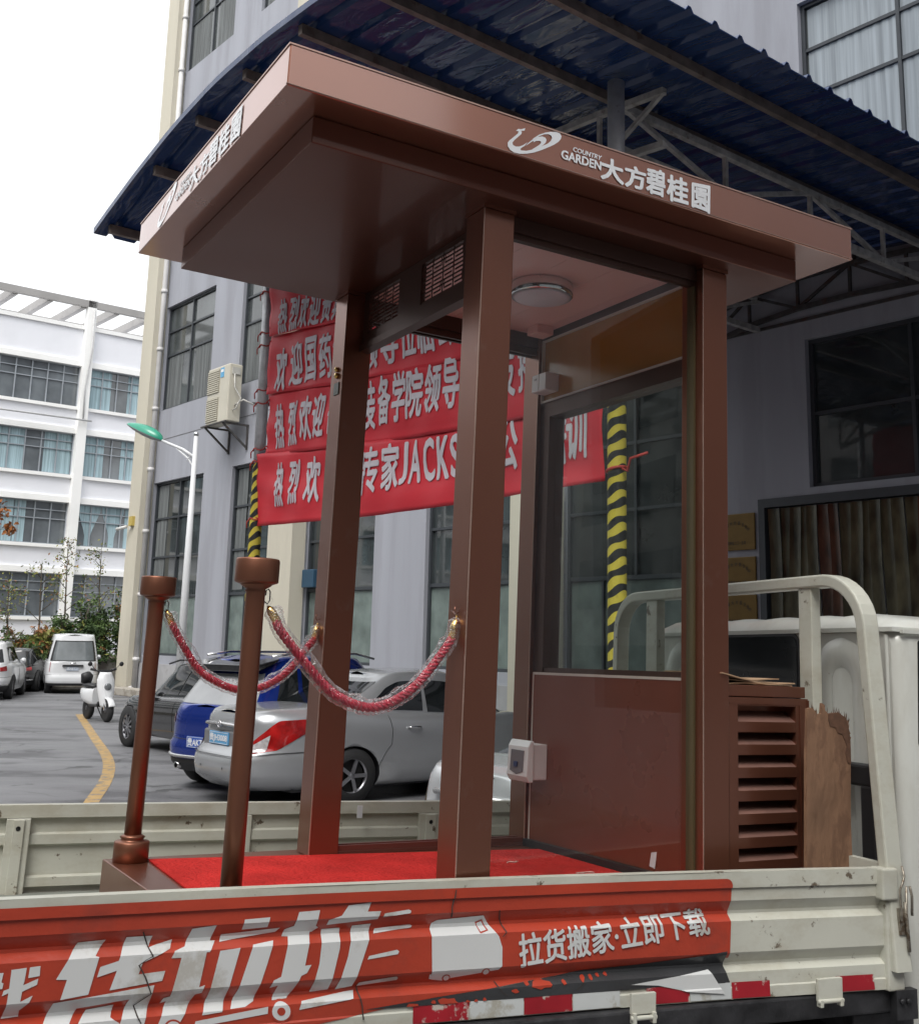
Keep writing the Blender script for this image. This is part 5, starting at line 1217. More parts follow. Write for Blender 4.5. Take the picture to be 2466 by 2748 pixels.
# roof
rf = bpy.data.objects.new('roof', None); COL.objects.link(rf); rf.parent = booth; OFF[rf.name] = OFF[booth.name]
SX0, SX1, SY0, SY1, SZ0, SZ1 = -.775, 1.514, -.627, 1.019, 2.286, 2.413
IX0, IX1, IY0, IY1 = -.642, 1.348, -.499, .848
m_ = MB(); m_.box(SX0, SX1, SY0, SY1, SZ0, SZ1); m_.build('fascia', bronze_f, rf, bevel=.003)
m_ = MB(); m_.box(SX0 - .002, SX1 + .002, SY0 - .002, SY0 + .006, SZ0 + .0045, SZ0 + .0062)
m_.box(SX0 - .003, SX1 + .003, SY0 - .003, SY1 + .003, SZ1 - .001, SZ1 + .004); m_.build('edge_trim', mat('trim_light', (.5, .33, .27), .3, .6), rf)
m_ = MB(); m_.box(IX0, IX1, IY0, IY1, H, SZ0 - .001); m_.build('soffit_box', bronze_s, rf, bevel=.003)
# fascia lettering
sil = mat('letter_silver', (.80, .81, .82), .35, .0, var=.03, coat=1.0); sil.node_tree.nodes['Principled BSDF'].inputs['Coat IOR'].default_value = 1.9
def LG(x, y): p = BY(1340 + x / 6.0667, 320 + y / 6.0667, SY0); return (p.x, p.z)
swan = [(262, 192), (300, 160), (345, 168), (412, 150), (403, 190), (345, 192), (358, 215), (350, 245), (300, 290), (240, 340), (205, 385), (215, 425), (260, 448), (320, 448), (380, 425), (450, 380), (400, 440), (350, 470), (332, 492), (350, 512), (430, 518), (520, 500), (600, 472), (690, 440), (780, 400), (830, 355), (850, 310), (835, 270), (790, 248), (720, 250), (640, 280), (560, 325), (500, 372), (545, 315), (640, 255), (740, 222), (830, 208), (920, 212), (975, 232), (1002, 280), (990, 330), (950, 375), (880, 420), (780, 465), (670, 510), (560, 545), (440, 565), (320, 566), (230, 545), (165, 500), (130, 440), (128, 385), (155, 350), (230, 290), (295, 235), (305, 200)]
wing = [(415, 438), (470, 385), (540, 325), (620, 292), (690, 284), (740, 305), (760, 340), (745, 385), (700, 430), (640, 465), (580, 482), (520, 497), (580, 462), (630, 430), (668, 395), (672, 370), (645, 355), (590, 358), (545, 382), (550, 355), (510, 375), (455, 415)]
m_ = MB()
def fasc(a, b): return (a, SY0 - .0024, b)
for P in (swan, wing):
    vf = polyfill([LG(*p) for p in P]); m_.add([fasc(v[0], v[1]) for v in vf[0]], vf[1])
lg = m_.build('phoenix_emblem', sil, rf, recalc=False)
def quad(pts): return [(BY(u, v, SY0).x, BY(u, v, SY0).z) for u, v in pts]
m_ = MB()
lay(m_, text_quad('COUNTRY', quad([(1340 + 1190 / 6.067, 320 + 528 / 6.067), (1340 + 1640 / 6.067, 320 + 672 / 6.067), (1340 + 1658 / 6.067, 320 + 605 / 6.067), (1340 + 1195 / 6.067, 320 + 455 / 6.067)]), .03), fasc)
lay(m_, text_quad('GARDEN', quad([(1340 + 1000 / 6.067, 320 + 640 / 6.067), (1340 + 1640 / 6.067, 320 + 835 / 6.067), (1340 + 1648 / 6.067, 320 + 700 / 6.067), (1340 + 1005 / 6.067, 320 + 502 / 6.067)]), .035), fasc)
Z3 = lambda x, y: (1566 + x / 2.0222, y / 2.0222)
for ch, q_ in (('大', [(92, 968), (212, 1004), (206, 886), (96, 850)]), ('方', [(224, 1010), (332, 1036), (332, 925), (222, 892)]), ('碧', [(338, 1042), (436, 1072), (438, 935), (340, 910)]), ('桂', [(450, 1084), (562, 1115), (560, 978), (450, 948)]), ('園', [(585, 1122), (678, 1158), (680, 1015), (586, 996)])):
    lay(m_, text_quad(ch, quad([Z3(*p) for p in q_]), .035), fasc)
m_.build('fascia_lettering', sil, rf, recalc=False)
# the same on the left end of the roof
def lf(a, b): return (SX0 - .0024, a, b)
ya = BX(430, 560, SX0).y; yb = BX(652, 300, SX0).y       # far end, near end
xa, xb = BY(1362, 400, SY0).x, BY(1903, 540, SY0).x
def remap(vf): return [(ya + (yb - ya) * (v[0] - xa) / (xb - xa), v[1], v[2] if len(v) > 2 else 0) for v in vf[0]], vf[1]
m_ = MB()
for P in (swan, wing):
    vf = remap(polyfill([LG(*p) for p in P])); m_.add([lf(v[0], v[1]) for v in vf[0]], vf[1])
m_.build('phoenix_emblem', sil, rf, recalc=False)
m_ = MB()
for body, q_ in (('COUNTRY', quad([(1340 + 1190 / 6.067, 320 + 528 / 6.067), (1340 + 1640 / 6.067, 320 + 672 / 6.067), (1340 + 1658 / 6.067, 320 + 605 / 6.067), (1340 + 1195 / 6.067, 320 + 455 / 6.067)])), ('GARDEN', quad([(1340 + 1000 / 6.067, 320 + 640 / 6.067), (1340 + 1640 / 6.067, 320 + 835 / 6.067), (1340 + 1648 / 6.067, 320 + 700 / 6.067), (1340 + 1005 / 6.067, 320 + 502 / 6.067)]))):
    lay(m_, remap(text_quad(body, q_, .03)), lf, dr=(-1, 0, 0))
for ch, q_ in (('大', [(92, 968), (212, 1004), (206, 886), (96, 850)]), ('方', [(224, 1010), (332, 1036), (332, 925), (222, 892)]), ('碧', [(338, 1042), (436, 1072), (438, 935), (340, 910)]), ('桂', [(450, 1084), (562, 1115), (560, 978), (450, 948)]), ('園', [(585, 1122), (678, 1158), (680, 1015), (586, 996)])):
    lay(m_, remap(text_quad(ch, quad([Z3(*p) for p in q_]), .035)), lf, dr=(-1, 0, 0))
m_.build('fascia_lettering', sil, rf, recalc=False)
# ceiling inside
ceilm = mat('ceiling_board', (.74, .43, .39), .28, 0, var=.03, vs=2)  # pale board, pink bounce from the carpet put into the base colour
cl = bpy.data.objects.new('ceiling', None); COL.objects.link(cl); cl.parent = booth; OFF[cl.name] = OFF[booth.name]
x = .1
while x < .95:
    m_ = MB() if x == .1 else m_; m_.box(x, min(x + .1985, .95), AY + .09, BYY + .02, H - .012, H - .002); x += .2
m_.build('ceiling_board', ceilm, cl)
m_ = MB(); m_.lathe([(.118, 0), (.124, -.003), (.124, -.048), (.119, -.053)], (.575, .10, H - .012), 48); lampo = m_.build('ceiling_lamp', chrome, cl)
m_ = MB(); m_.lathe([(.1185, -.0535), (.10, -.060), (.05, -.064), (0, -.065)], (.575, .10, H - .012), 48); m_.build('diffuser', mat('diffuser', (.62, .55, .60), .35), lampo)
m_ = MB(); m_.box(.84, .925, .53, .615, H - .05, H - .012); m_.build('junction_box', ceilm, cl, bevel=.003)
# header rails round the opening
m_ = MB()
m_.box(PWD, CXX, AY + .035, AY + .085, 2.145, H - .001); m_.box(PWD, CXX, AY + .047, AY + .073, 2.125, 2.145)
m_.build('header', bronze_d, booth)
m_ = MB(); m_.box(.108, CXX, BYY + .01, BYY + .10, 2.125, H - .001); m_.box(.108, CXX, BYY + .02, BYY + .035, 2.095, 2.125); m_.box(.108, CXX, BYY + .06, BYY + .075, 2.095, 2.125)
m_.build('header', bronze_d, booth)
m_ = MB(); m_.box(.118, CXX, BYY + .005, BYY + .1, .001, .012); m_.box(.118, CXX, BYY + .01, BYY + .022, .012, .032); m_.box(.118, CXX, BYY + .05, BYY + .062, .012, .032); m_.build('door_track', mat('track_red', (.13, .045, .035), .4, .3), booth)
# fretwork transom on the left end
m_ = MB(); xt, xt1 = .078, .098; yA, yB = AY + PWD, BYY
zt0, zt1 = 1.975, H - .001
fr = [(-.15, .165), (.35, .625)]; fz0, fz1 = 2.018, 2.178
m_.box(xt, xt1, yA, fr[0][0], zt0, zt1); m_.box(xt, xt1, fr[0][1], fr[1][0], zt0, zt1); m_.box(xt, xt1, fr[1][1], yB, zt0, zt1)
for a, b in fr: m_.box(xt, xt1, a, b, zt0, fz0); m_.box(xt, xt1, a, b, fz1, zt1)
m_.box(xt - .012, xt1 + .012, yA, yB, zt0 - .028, zt0)
tm = m_.build('transom', bronze_d, booth)
for a, b in fr:
    m_ = MB(); nc = 4; cw = (b - a) / nc; pit = .0160; x0_, x1_ = xt + .006, xt + .008
    for c in range(nc):
        c0, c1 = a + c * cw, a + (c + 1) * cw
        if c: m_.box(x0_, x1_, c0 - .0032, c0 + .0032, fz0, fz1)
        k = 0; z = fz0 + .004
        while z < fz1 - .006:
            ga, gb = (c0, c1) if k % 3 != 1 else ((c0 + .012, c1 - .012))
            m_.box(x0_, x1_, ga, gb, z, z + .0066)
            if k % 6 == 1: m_.box(x0_, x1_, (c1 - .016) if c % 2 else (c0 + .012), (c1 - .012) if c % 2 else (c0 + .016), z, z + 2 * pit)
            z += pit; k += 1
    m_.build('fretwork', bronze_d, tm)
# glass: near side and end window
gls = glassmat('booth_glass')
m_ = MB(); m_.box(PWD, CXX, AY + .056, AY + .062, .012, 2.13); m_.build('glass_panel', gls, booth)
m_ = MB(); m_.box(CXX - .010, CXX - .001, AY + .040, AY + .078, .012, 2.125); m_.build('glass_seal', mat('olive_seal', (.075, .058, .026), .5), booth)
# end wall
WX0, WX1 = .957, 1.045
m_ = MB(); m_.box(WX0, WX1, AY + PWD, BYY, .030, .69); m_.build('lower_panel', panelm, booth)
m_ = MB(); m_.box(WX0 - .018, WX1 - .004, AY + PWD, BYY, .001, .0292); m_.build('gap_shadow', blackp, booth)  # black strip painted in as the shadow under the panel
m_ = MB(); m_.box(WX0 - .002, WX0 + .012, AY + PWD, BYY - .02, .688, .698); m_.box(WX0 - .002, WX0 + .004, BYY - .02, BYY - .012, .018, .698)
m_.box(WX0 - .002, WX0 + .012, AY + PWD, BYY - .005, 1.868, 1.876); m_.box(WX0 - .002, WX0 + .012, AY + PWD, BYY - .005, 2.152, 2.158); m_.box(WX0 - .002, WX0 + .012, BYY - .012, BYY - .005, 1.868, 2.158)
m_.build('light_bead', bead, booth)
m_ = MB(); m_.box(WX0 + .006, WX1, AY + PWD, BYY, 1.80, 1.87); m_.box(WX0 + .006, WX1, .60, BYY, .698, 1.80); m_.box(WX0, WX1, AY + PWD, BYY, 2.158, H - .001); m_.box(WX0 + .012, WX1, AY + PWD, .60, .698, .718)
wf = m_.build('window_frame', bronze_d, booth)
m_ = MB(); m_.box(1.0, 1.006, AY + PWD, .60, .71, 1.80); m_.build('pane', gls, wf)
m_ = MB(); m_.box(WX0 + .014, WX0 + .02, AY + PWD, BYY - .01, 1.876, 2.152); m_.build('amber_panel', mat('amber_board', (.36, .17, .04), .25, 0, var=.08, vs=1.5, coat=.2), booth)
m_ = MB(); m_.add([(WX0 - .0015, y, z) for y, z in ((-.168, .098), (-.138, .092), (-.128, .045), (-.158, .040))], [(0, 1, 2, 3)]); q = m_.build('white_tag', mat('tag_white', (.7, .7, .72), .5), booth); mo = q.modifiers.new('t', 'SOLIDIFY'); mo.thickness = .001
# breaker box and socket
ppl = mat('white_plastic', (.68, .64, .64), .35, 0, var=.02)
m_ = MB(); m_.box(.885, WX0, .535, .655, .27, .41); bx = m_.build('breaker_box', ppl, booth, bevel=.004)
m_ = MB()
pf = [(.262, .885), (.262, .865), (.285, .852), (.40, .857), (.424, .870), (.424, .885)]
n0_ = len(pf); m_.add([(x_, y_, z_) for y_ in (.524, .676) for z_, x_ in pf], [tuple(range(n0_)), tuple(range(2 * n0_ - 1, n0_ - 1, -1))] + [(i, n0_ + i, n0_ + (i + 1) % n0_, (i + 1) % n0_) for i in range(n0_)])
m_.build('cover', mat('white_plastic2', (.74, .74, .74), .3), bx, bevel=.004)
m_ = MB(); m_.add([(.8535, .552, .385), (.8495, .552, .303), (.8495, .60, .290), (.8495, .648, .303), (.8535, .648, .385)], [(0, 1, 2, 3, 4)]); q = m_.build('cover_window', mat('smoke_window', (.17, .15, .16), .15), bx); mo = q.modifiers.new('t', 'SOLIDIFY'); mo.thickness = .003
m_ = MB(); m_.box(.845, .8495, .59, .615, .32, .34); m_.build('switch', mat('switch_blue', (.02, .03, .12), .4), bx)
m_ = MB(); m_.box(.905, WX0 + .014, .545, .655, 1.905, 1.985); sk = m_.build('socket_box', ppl, booth, bevel=.003)
m_ = MB(); m_.box(.900, .905, .546, .598, 1.907, 1.983); m_.box(.900, .905, .602, .654, 1.907, 1.983); m_.build('socket_face', mat('white_plastic2', (.74, .74, .74), .3), sk, bevel=.002)
m_ = MB(); m_.box(.8985, .9005, .63, .634, 1.958, 1.966); m_.box(.8985, .9005, .618, .622, 1.958, 1.966); m_.build('socket_holes', blackp, sk)
# lock plate on the far left post
m_ = MB(); m_.box(-.004, 0, .695, .742, 1.765, 1.815); m_.build('lock_plate', mat('lock_grey', (.2, .22, .2), .4), booth)
m_ = MB(); m_.lathe([(0, -.014), (.011, -.012), (.013, 0)], (-.0, .718, 1.845), 16, 'x'); m_.lathe([(0, -.014), (.009, -.012), (.011, 0)], (-.0, .722, 1.872), 16, 'x'); m_.build('key_hook', gold, booth)
# louvered cabinet on the cab end
cb_ = bpy.data.objects.new('louvered_cabinet', None); COL.objects.link(cb_); cb_.parent = booth; OFF[cb_.name] = OFF[booth.name]
LX0, LX1, LY0, LY1 = 1.064, 1.447, -.42, .05
sx0, sx1 = 1.105, 1.385; zs_ = [.597 - .0768 * i for i in range(9)]
m_ = MB(); m_.box(LX0, LX1, LY0 + .07, LY1, -.212, .64); m_.box(LX0, sx0, LY0, LY0 + .07, -.212, .64); m_.box(sx1, LX1, LY0, LY0 + .07, -.212, .64)
m_.box(sx0, sx1, LY0, LY0 + .07, .612, .64); m_.box(sx0, sx1, LY0, LY0 + .07, -.212, zs_[-1] - .06)
m_.build('casing', bronze, cb_)
m_ = MB(); m_.box(LX0 - .001, LX1 - .008, LY0 + .004, LY1 + .004, .643, .682); m_.build('top_cover', bronze, cb_, bevel=.002)
m_ = MB(); m_.box(sx1 + .018, sx1 + .021, LY0 - .003, LY0 + .002, -.1, .615); m_.box(LX1 - .004, LX1 + .003, LY0 - .004, LY0 + .006, -.13, .635); m_.box(LX0, sx1 + .02, LY0 - .002, LY0 + .002, .618, .621); m_.build('edge_strip', bronze, cb_)
for z in zs_:
    m_ = MB(); m_.add([(sx0, LY0 + .001, z - .040), (sx1, LY0 + .001, z - .040), (sx1, LY0 + .001, z - .075), (sx0, LY0 + .001, z - .075), (sx0, LY0 + .06, z - .005), (sx1, LY0 + .06, z - .005), (sx1, LY0 + .06, z - .015), (sx0, LY0 + .06, z - .015)], [(0, 4, 5, 1), (4, 7, 6, 5)]); m_.add(list(m_.v), [(0, 1, 2, 3), (3, 2, 6, 7), (0, 3, 7, 4), (1, 5, 6, 2)], 1)
    m_.build('louver_slat', [dusty, bronze], cb_)
# bollards (bolted to the platform)
for by_ in (-.294, .761):
    m_ = MB(); m_.lathe([(.0295, .076), (.0285, .40), (.0275, .78), (.0275, .888), (.031, .892), (.0275, .898), (.043, .908), (.046, .914)], (-.625, by_, 0), 40)
    b_ = m_.build('bollard', bronze_b, booth)
    m_ = MB(); m_.lathe([(.060, .001), (.060, .064), (.057, .068), (.040, .069), (.038, .076), (.043, .082), (.034, .088), (.0295, .090)], (-.625, by_, 0), 40); m_.build('base_collar', bronze_b, b_)
    m_ = MB(); m_.lathe([(.047, .912), (.061, .917), (.0625, .921), (.0625, .979), (.0605, .984), (.0, .985)], (-.625, by_, 0), 40); m_.build('cap', bronze_b, b_)
    m_ = MB(); hx = -.625 + .028
    m_.tube([(hx - .004, by_, .868), (hx + .010, by_, .858), (hx + .016, by_, .868), (hx + .016, by_, .893), (hx + .010, by_, .901), (hx + .004, by_, .896), (hx + .003, by_, .882)], .0018, 6); m_.build('hook', blackp, b_)
# carpet
carp = mat('red_carpet', (.50, .028, .024), .95, 0, var=.22, vs=5, bump=.8, bs=70, spec=.1)
cq = [BZ(398, 2305, .006), BZ(1403, 2279, .006), Vector((.925, -.43, 0)), Vector((-.62, -.385, 0))]
cq[1] = Vector((.935, cq[1].y - .01, 0))
m_ = MB(); m_.prism([(p.x, p.y) for p in cq], .0012, .006, ax='z')
tag(m_.build('red_carpet', carp, None, FB, (.2, .1, 0)), 'bright red carpet covering the platform floor of the booth', 'carpet')
for u, v, r in ((1372, 2314, .03), (1565, 2342, .04)):
    p = BZ(u, v, .008); m_ = MB(); random.seed(int(u))
    pts = [(p.x + (k - 3) * r / 3 + random.uniform(-.01, .01), p.y + random.uniform(-.012, .012), .0085) for k in range(7)]
    m_.tube(pts, [.001, .0025, .0015, .003, .002, .003, .001], 5)
    tag(m_.build('plastic_scrap', mat('scrap', (.75, .55, .5), .4), None, FB, (p.x, p.y, .006)), 'crumpled clear plastic scrap on the carpet, ' + ('left of the two' if u < 1500 else 'nearer the end wall'), 'litter')
# ropes ---------------------------------------------------------------------
ropem = mat('rope_red', (.42, .010, .035), .5, 0, var=.3, vs=60, bump=.4, bs=300, spec=.6)
wrap = bpy.data.materials.new('clear_wrap'); wrap.use_nodes = True
t = wrap.node_tree; N = t.nodes; Lk = t.links; N.remove(N['Principled BSDF']); o_ = N['Material Output']
tr = N.new('ShaderNodeBsdfTransparent'); gl_ = N.new('ShaderNodeBsdfGlossy'); gl_.inputs['Roughness'].default_value = .12; df = N.new('ShaderNodeBsdfDiffuse'); df.inputs[0].default_value = (.8, .8, .82, 1)
mi = N.new('ShaderNodeMixShader'); m2 = N.new('ShaderNodeMixShader'); lw_ = N.new('ShaderNodeLayerWeight'); lw_.inputs[0].default_value = .26
nz = N.new('ShaderNodeTexNoise'); nz.inputs['Scale'].default_value = 60; bp = N.new('ShaderNodeBump'); bp.inputs['Strength'].default_value = 1; bp.inputs['Distance'].default_value = .01
tc = N.new('ShaderNodeTexCoord'); Lk.new(tc.outputs['Object'], nz.inputs[0]); Lk.new(nz.outputs[0], bp.inputs['Height']); Lk.new(bp.outputs[0], gl_.inputs['Normal']); Lk.new(bp.outputs[0], lw_.inputs['Normal'])
mi.inputs[0].default_value = .3; Lk.new(gl_.outputs[0], mi.inputs[1]); Lk.new(df.outputs[0], mi.inputs[2]); Lk.new(lw_.outputs['Facing'], m2.inputs[0]); Lk.new(tr.outputs[0], m2.inputs[1]); Lk.new(mi.outputs[0], m2.inputs[2]); Lk.new(m2.outputs[0], o_.inputs[0])
def rope(ctrl, lab, base):
    root = thing('barrier_rope', lab, 'rope', FB, base, 'red barrier ropes in clear wrapping')
    P = catmull([Vector(p) for p in ctrl], 26); n = len(P)
    i0, i1 = int(n * .125), int(n * .875)
    core = P[i0:i1]
    def frm(i):
        d = (core[min(i + 1, len(core) - 1)] - core[max(i - 1, 0)]).normalized(); a = d.cross(Vector((0, 1, 0))).normalized(); b = d.cross(a).normalized(); return a, b
    m_ = MB(); L = 0; ls = [0]
    for i in range(1, len(core)): L += (core[i] - core[i - 1]).length; ls.append(L)
    for k in range(4):
        pts = []
        for i, p in enumerate(core):
            a, b = frm(i); ph = ls[i] / .062 * 2 * pi + k * 2 * pi / 4
            pts.append(p + (a * cos(ph) + b * sin(ph)) * .0080)
        m_.tube(pts, .0062, 8)
    m_.build('twisted_cord', ropem, root)
    for (q0, q1) in ((P[i0], P[int(n * .045)]), (P[i1 - 1], P[int(n * .955)])):
        dd = (q1 - q0).normalized(); LL = (q1 - q0).length + .012
        m_ = MB(); m_.tube([q0 - dd * .006, q0 + dd * LL * .62, q0 + dd * LL * .85, q0 + dd * LL], [.0130, .0130, .009, .004], 20); m_.build('brass_ferrule', gold, root)
    for e, q1 in ((P[0], P[int(n * .045)]), (P[-1], P[int(n * .955)])):
        m_ = MB(); m_.tube([q1, q1.lerp(e, .5) + Vector((0, -.004, .004)), e, e + Vector((.006, 0, -.008)), q1.lerp(e, .6)], .0022, 8); m_.build('snap_hook', gold, root)
    m_ = MB(); random.seed(n)
    W_ = P[int(n * .03):int(n * .985)]; vs = []; NN = 12
    def rad(i, k):
        e = min(1, min(i, len(W_) - 1 - i) / 6); up = max(0, sin(2 * pi * k / NN))
        return (.006 + e * (.0142 + .0045 * random.random() + up * (.001 + .009 * max(0, sin(i * .13)) ** 2)))
    for i, p in enumerate(W_):
        d = (W_[min(i + 1, len(W_) - 1)] - W_[max(i - 1, 0)]).normalized(); a = Vector((0, 1, 0)); b = a.cross(d).normalized()
        if b.z < 0: b = -b
        vs += [p + (a * cos(2 * pi * k / NN) + b * sin(2 * pi * k / NN)) * rad(i, k) for k in range(NN)]
    m_.add(vs, [(i * NN + k, i * NN + (k + 1) % NN, (i + 1) * NN + (k + 1) % NN, (i + 1) * NN + k) for i in range(len(W_) - 1) for k in range(NN)], 0, False)
    for e, sg in ((P[0], -1), (P[-1], 1)):     # crumpled ends of the bag
        for q in range(5):
            a = Vector((random.uniform(-.012, .012), random.uniform(-.012, .012), random.uniform(-.004, .028)))
            b = a + Vector((random.uniform(-.02, .02), random.uniform(-.01, .01), random.uniform(.0, .03)))
            m_.add([e + a * .3, e + a, e + b, e + (a + b) * .5 + Vector((.012, 0, .0))], [(0, 1, 2, 3)])
    m_.build('clear_wrapping', wrap, root, recalc=False)
rope([(-.592, .745, .868), (-.573, .74, .83), (-.545, .74, .782), (-.46, .735, .665), (-.37, .73, .61), (-.28, .73, .590), (-.19, .73, .612), (-.11, .73, .668), (-.03, .73, .77), (-.012, .73, .80), (-.006, .73, .85)], 'red twisted barrier rope in clear wrap from the far bollard to the far post', (-.3, .74, .59))
rope([(-.592, -.31, .852), (-.57, -.32, .82), (-.545, -.325, .775), (-.42, -.34, .642), (-.35, -.35, .596), (-.275, -.355, .578), (-.2, -.36, .597), (-.125, -.365, .650), (-.04, -.37, .755), (-.015, -.37, .80), (-.006, -.37, .858)], 'red twisted barrier rope in clear wrap from the near bollard to the near post', (-.3, -.35, .57))
# hook on posts
for y in (.73, -.37):
    m_ = MB(); m_.tube([(0, y, .868), (-.008, y, .862), (-.014, y, .868), (-.012, y, .885)], .002, 6); m_.build('post_hook', bronze, booth)
# plywood and cardboard ------------------------------------------------------
ply = mat('plywood', (.235, .13, .075), .7, 0, var=.4, vs=6, bump=.3, bs=30, dirt=.8, ds=6, dth=.50, dcol=(.16, .085, .05), stretch=(1, 1, .5))
yp = -.56
def YP(u, v): p = BY(u, v, yp); return (p.x, p.z)
Z4 = lambda x, y: (2050 + x / 2.2524, 1500 + y / 2.2533)
outl = [(255, 1870), (255, 1200), (262, 905), (285, 900), (305, 915), (318, 940), (345, 935), (350, 872), (362, 880), (368, 915), (385, 935), (420, 932), (450, 930), (470, 950), (490, 960), (508, 985), (512, 1040), (522, 1055), (512, 1065), (525, 1080), (518, 1100), (522, 1240), (524, 1600), (534, 1865)]
P = [YP(*Z4(*p)) for p in outl]; lowz = min(b for a, b in P); P = [(P[0][0], -.212)] + P + [(P[-1][0], -.212)]
m_ = MB(); vf = polyfill(P); nv = len(vf[0])
m_.add([(v[0], yp, v[1]) for v in vf[0]] + [(v[0], yp + .012, v[1]) for v in vf[0]], list(vf[1]) + [tuple(nv + i for i in f[::-1]) for f in vf[1]])
k0 = len(m_.v); n = len(P); m_.add([(a, yp, b) for a, b in P] + [(a, yp + .012, b) for a, b in P], [(i, n + i, n + (i + 1) % n, (i + 1) % n) for i in range(n)])
pl_ = thing('plywood_board', 'broken plywood board with torn splintered top leaning beside the louvered cabinet', 'board', FB, (P[0][0] + .08, yp, -.212))
m_.build('sheet', ply, pl_)
peel = [(385, 935), (450, 930), (490, 962), (512, 1040), (518, 1100), (522, 1240), (500, 1230), (488, 1170), (497, 1130), (470, 1060), (440, 1050), (430, 1020), (395, 1010), (385, 975)]
m_ = MB(); vf = polyfill([YP(*Z4(*p)) for p in peel]); m_.add([(v[0], yp - .0022, v[1]) for v in vf[0]], vf[1]); pe = m_.build('torn_layer', mat('ply_dark', (.12, .06, .035), .8, var=.3, vs=30), pl_); mo = pe.modifiers.new('t', 'SOLIDIFY'); mo.thickness = .002
random.seed(9)
m_ = MB()
for q in range(26):
    f = random.random(); i_ = random.randrange(3, len(outl) - 8); a = YP(*Z4(*outl[i_])); b = YP(*Z4(*outl[i_ + 1]))
    x = a[0] + (b[0] - a[0]) * f; z = a[1] + (b[1] - a[1]) * f; h = random.uniform(.008, .026); w_ = random.uniform(.002, .005); t_ = random.uniform(-.008, .008)
    m_.add([(x - w_, yp + .003, z - .01), (x + w_, yp + .003, z - .01), (x + t_, yp + random.uniform(-.004, .006), z + h), (x, yp + .007, z - .01)], [(0, 1, 2), (1, 3, 2), (3, 0, 2), (0, 3, 1)])
m_.build('splinters', MC['ply_dark'], pl_)
cbm = mat('cardboard', (.42, .27, .16), .85, 0, var=.12, vs=6)
for k, (x0, x1, y0, y1, z, rot, lab) in enumerate(((1.07, 1.40, -.40, -.02, .684, .02, 'flat brown cardboard sheet at the bottom of the small pile on the cabinet'), (1.065, 1.385, -.405, -.05, .690, -.03, 'flat cardboard sheet in the middle of the pile on the cabinet'), (1.02, 1.34, -.41, -.10, .698, .05, 'topmost cardboard sheet lifting at its left corner on the cabinet'))):
    m_ = MB(); 
    def sh(i, j):
        x = x0 + (x1 - x0) * i; y = y0 + (y1 - y0) * j + rot * (i - .5)
        return (x, y, z + .004 * sin(i * 6 + k) + (.028 * max(0, .5 - i) if k == 2 else .004 * k * (1 - i)) + .003)
    m_.grid(sh, 16, 6, smooth=False); o = m_.build('cardboard_sheet', cbm, None, FB, ((x0 + x1) / 2, (y0 + y1) / 2, z)); mo = o.modifiers.new('t', 'SOLIDIFY'); mo.thickness = .004
    tag(o, lab, 'cardboard', 'cardboard sheets on the cabinet')
# small white label on the far panel
p = TY(965, 2175, YF - .006); m_ = MB(); m_.box(p.x - .012, p.x + .012, p.y - .006, p.y - .004, RAIL - .062, RAIL - .010); m_.build('white_tag', mat('tag_white', (.7, .7, .72), .5), truck)
# ================================================================== GREENERY
def leafmat(name, col, var=.35): return mat(name, col, .6, 0, var=var, vs=1.6, spec=.3)
lg1, lg2, lg3, lg4 = leafmat('leaf_dark', (.05, .085, .03)), leafmat('leaf_mid', (.11, .17, .055)), leafmat('leaf_olive', (.24, .24, .06)), leafmat('leaf_rust', (.28, .13, .05))
barkm = mat('bark', (.10, .08, .06), .9, var=.3, vs=20)
def leaves(cl, N, size, seed, mats_w, droop=.0):
    """cl: list of (x,y,z,rx,ry,rz,weight)"""
    rnd = random.Random(seed); m = MB(); tot = sum(c[6] for c in cl)
    sub = []
    for c in cl:
        for _ in range(int(14 * c[6]) + 3):
            while True:
                p = Vector((rnd.uniform(-1, 1), rnd.uniform(-1, 1), rnd.uniform(-1, 1)))
                if p.length < 1: break
            p = p * (.55 + .45 * rnd.random())
            sub.append((Vector((c[0] + p.x * c[3], c[1] + p.y * c[4], c[2] + p.z * c[5])), rnd.uniform(.14, .30) * (c[3] + c[5]) / 2, rnd.choices(range(len(mats_w)), mats_w)[0]))
    for _ in range(N):
        c, r, mi = rnd.choice(sub)
        d = Vector((rnd.gauss(0, 1), rnd.gauss(0, 1), rnd.gauss(0, 1))) * r * .55
        p = c + d; s = size * rnd.uniform(.5, 1.35)
        a = Vector((rnd.gauss(0, 1), rnd.gauss(0, 1), rnd.gauss(0, .6) - droop)).normalized(); b = a.cross(Vector((rnd.gauss(0, 1), rnd.gauss(0, 1), rnd.gauss(0, 1)))).normalized()
        if rnd.random() < .12: mi = rnd.choices(range(len(mats_w)), mats_w)[0]
        m.add([p, p + a * s * .5 + b * s * .2, p + a * s, p + a * s * .5 - b * s * .2], [(0, 1, 2, 3)], mi)
    return m
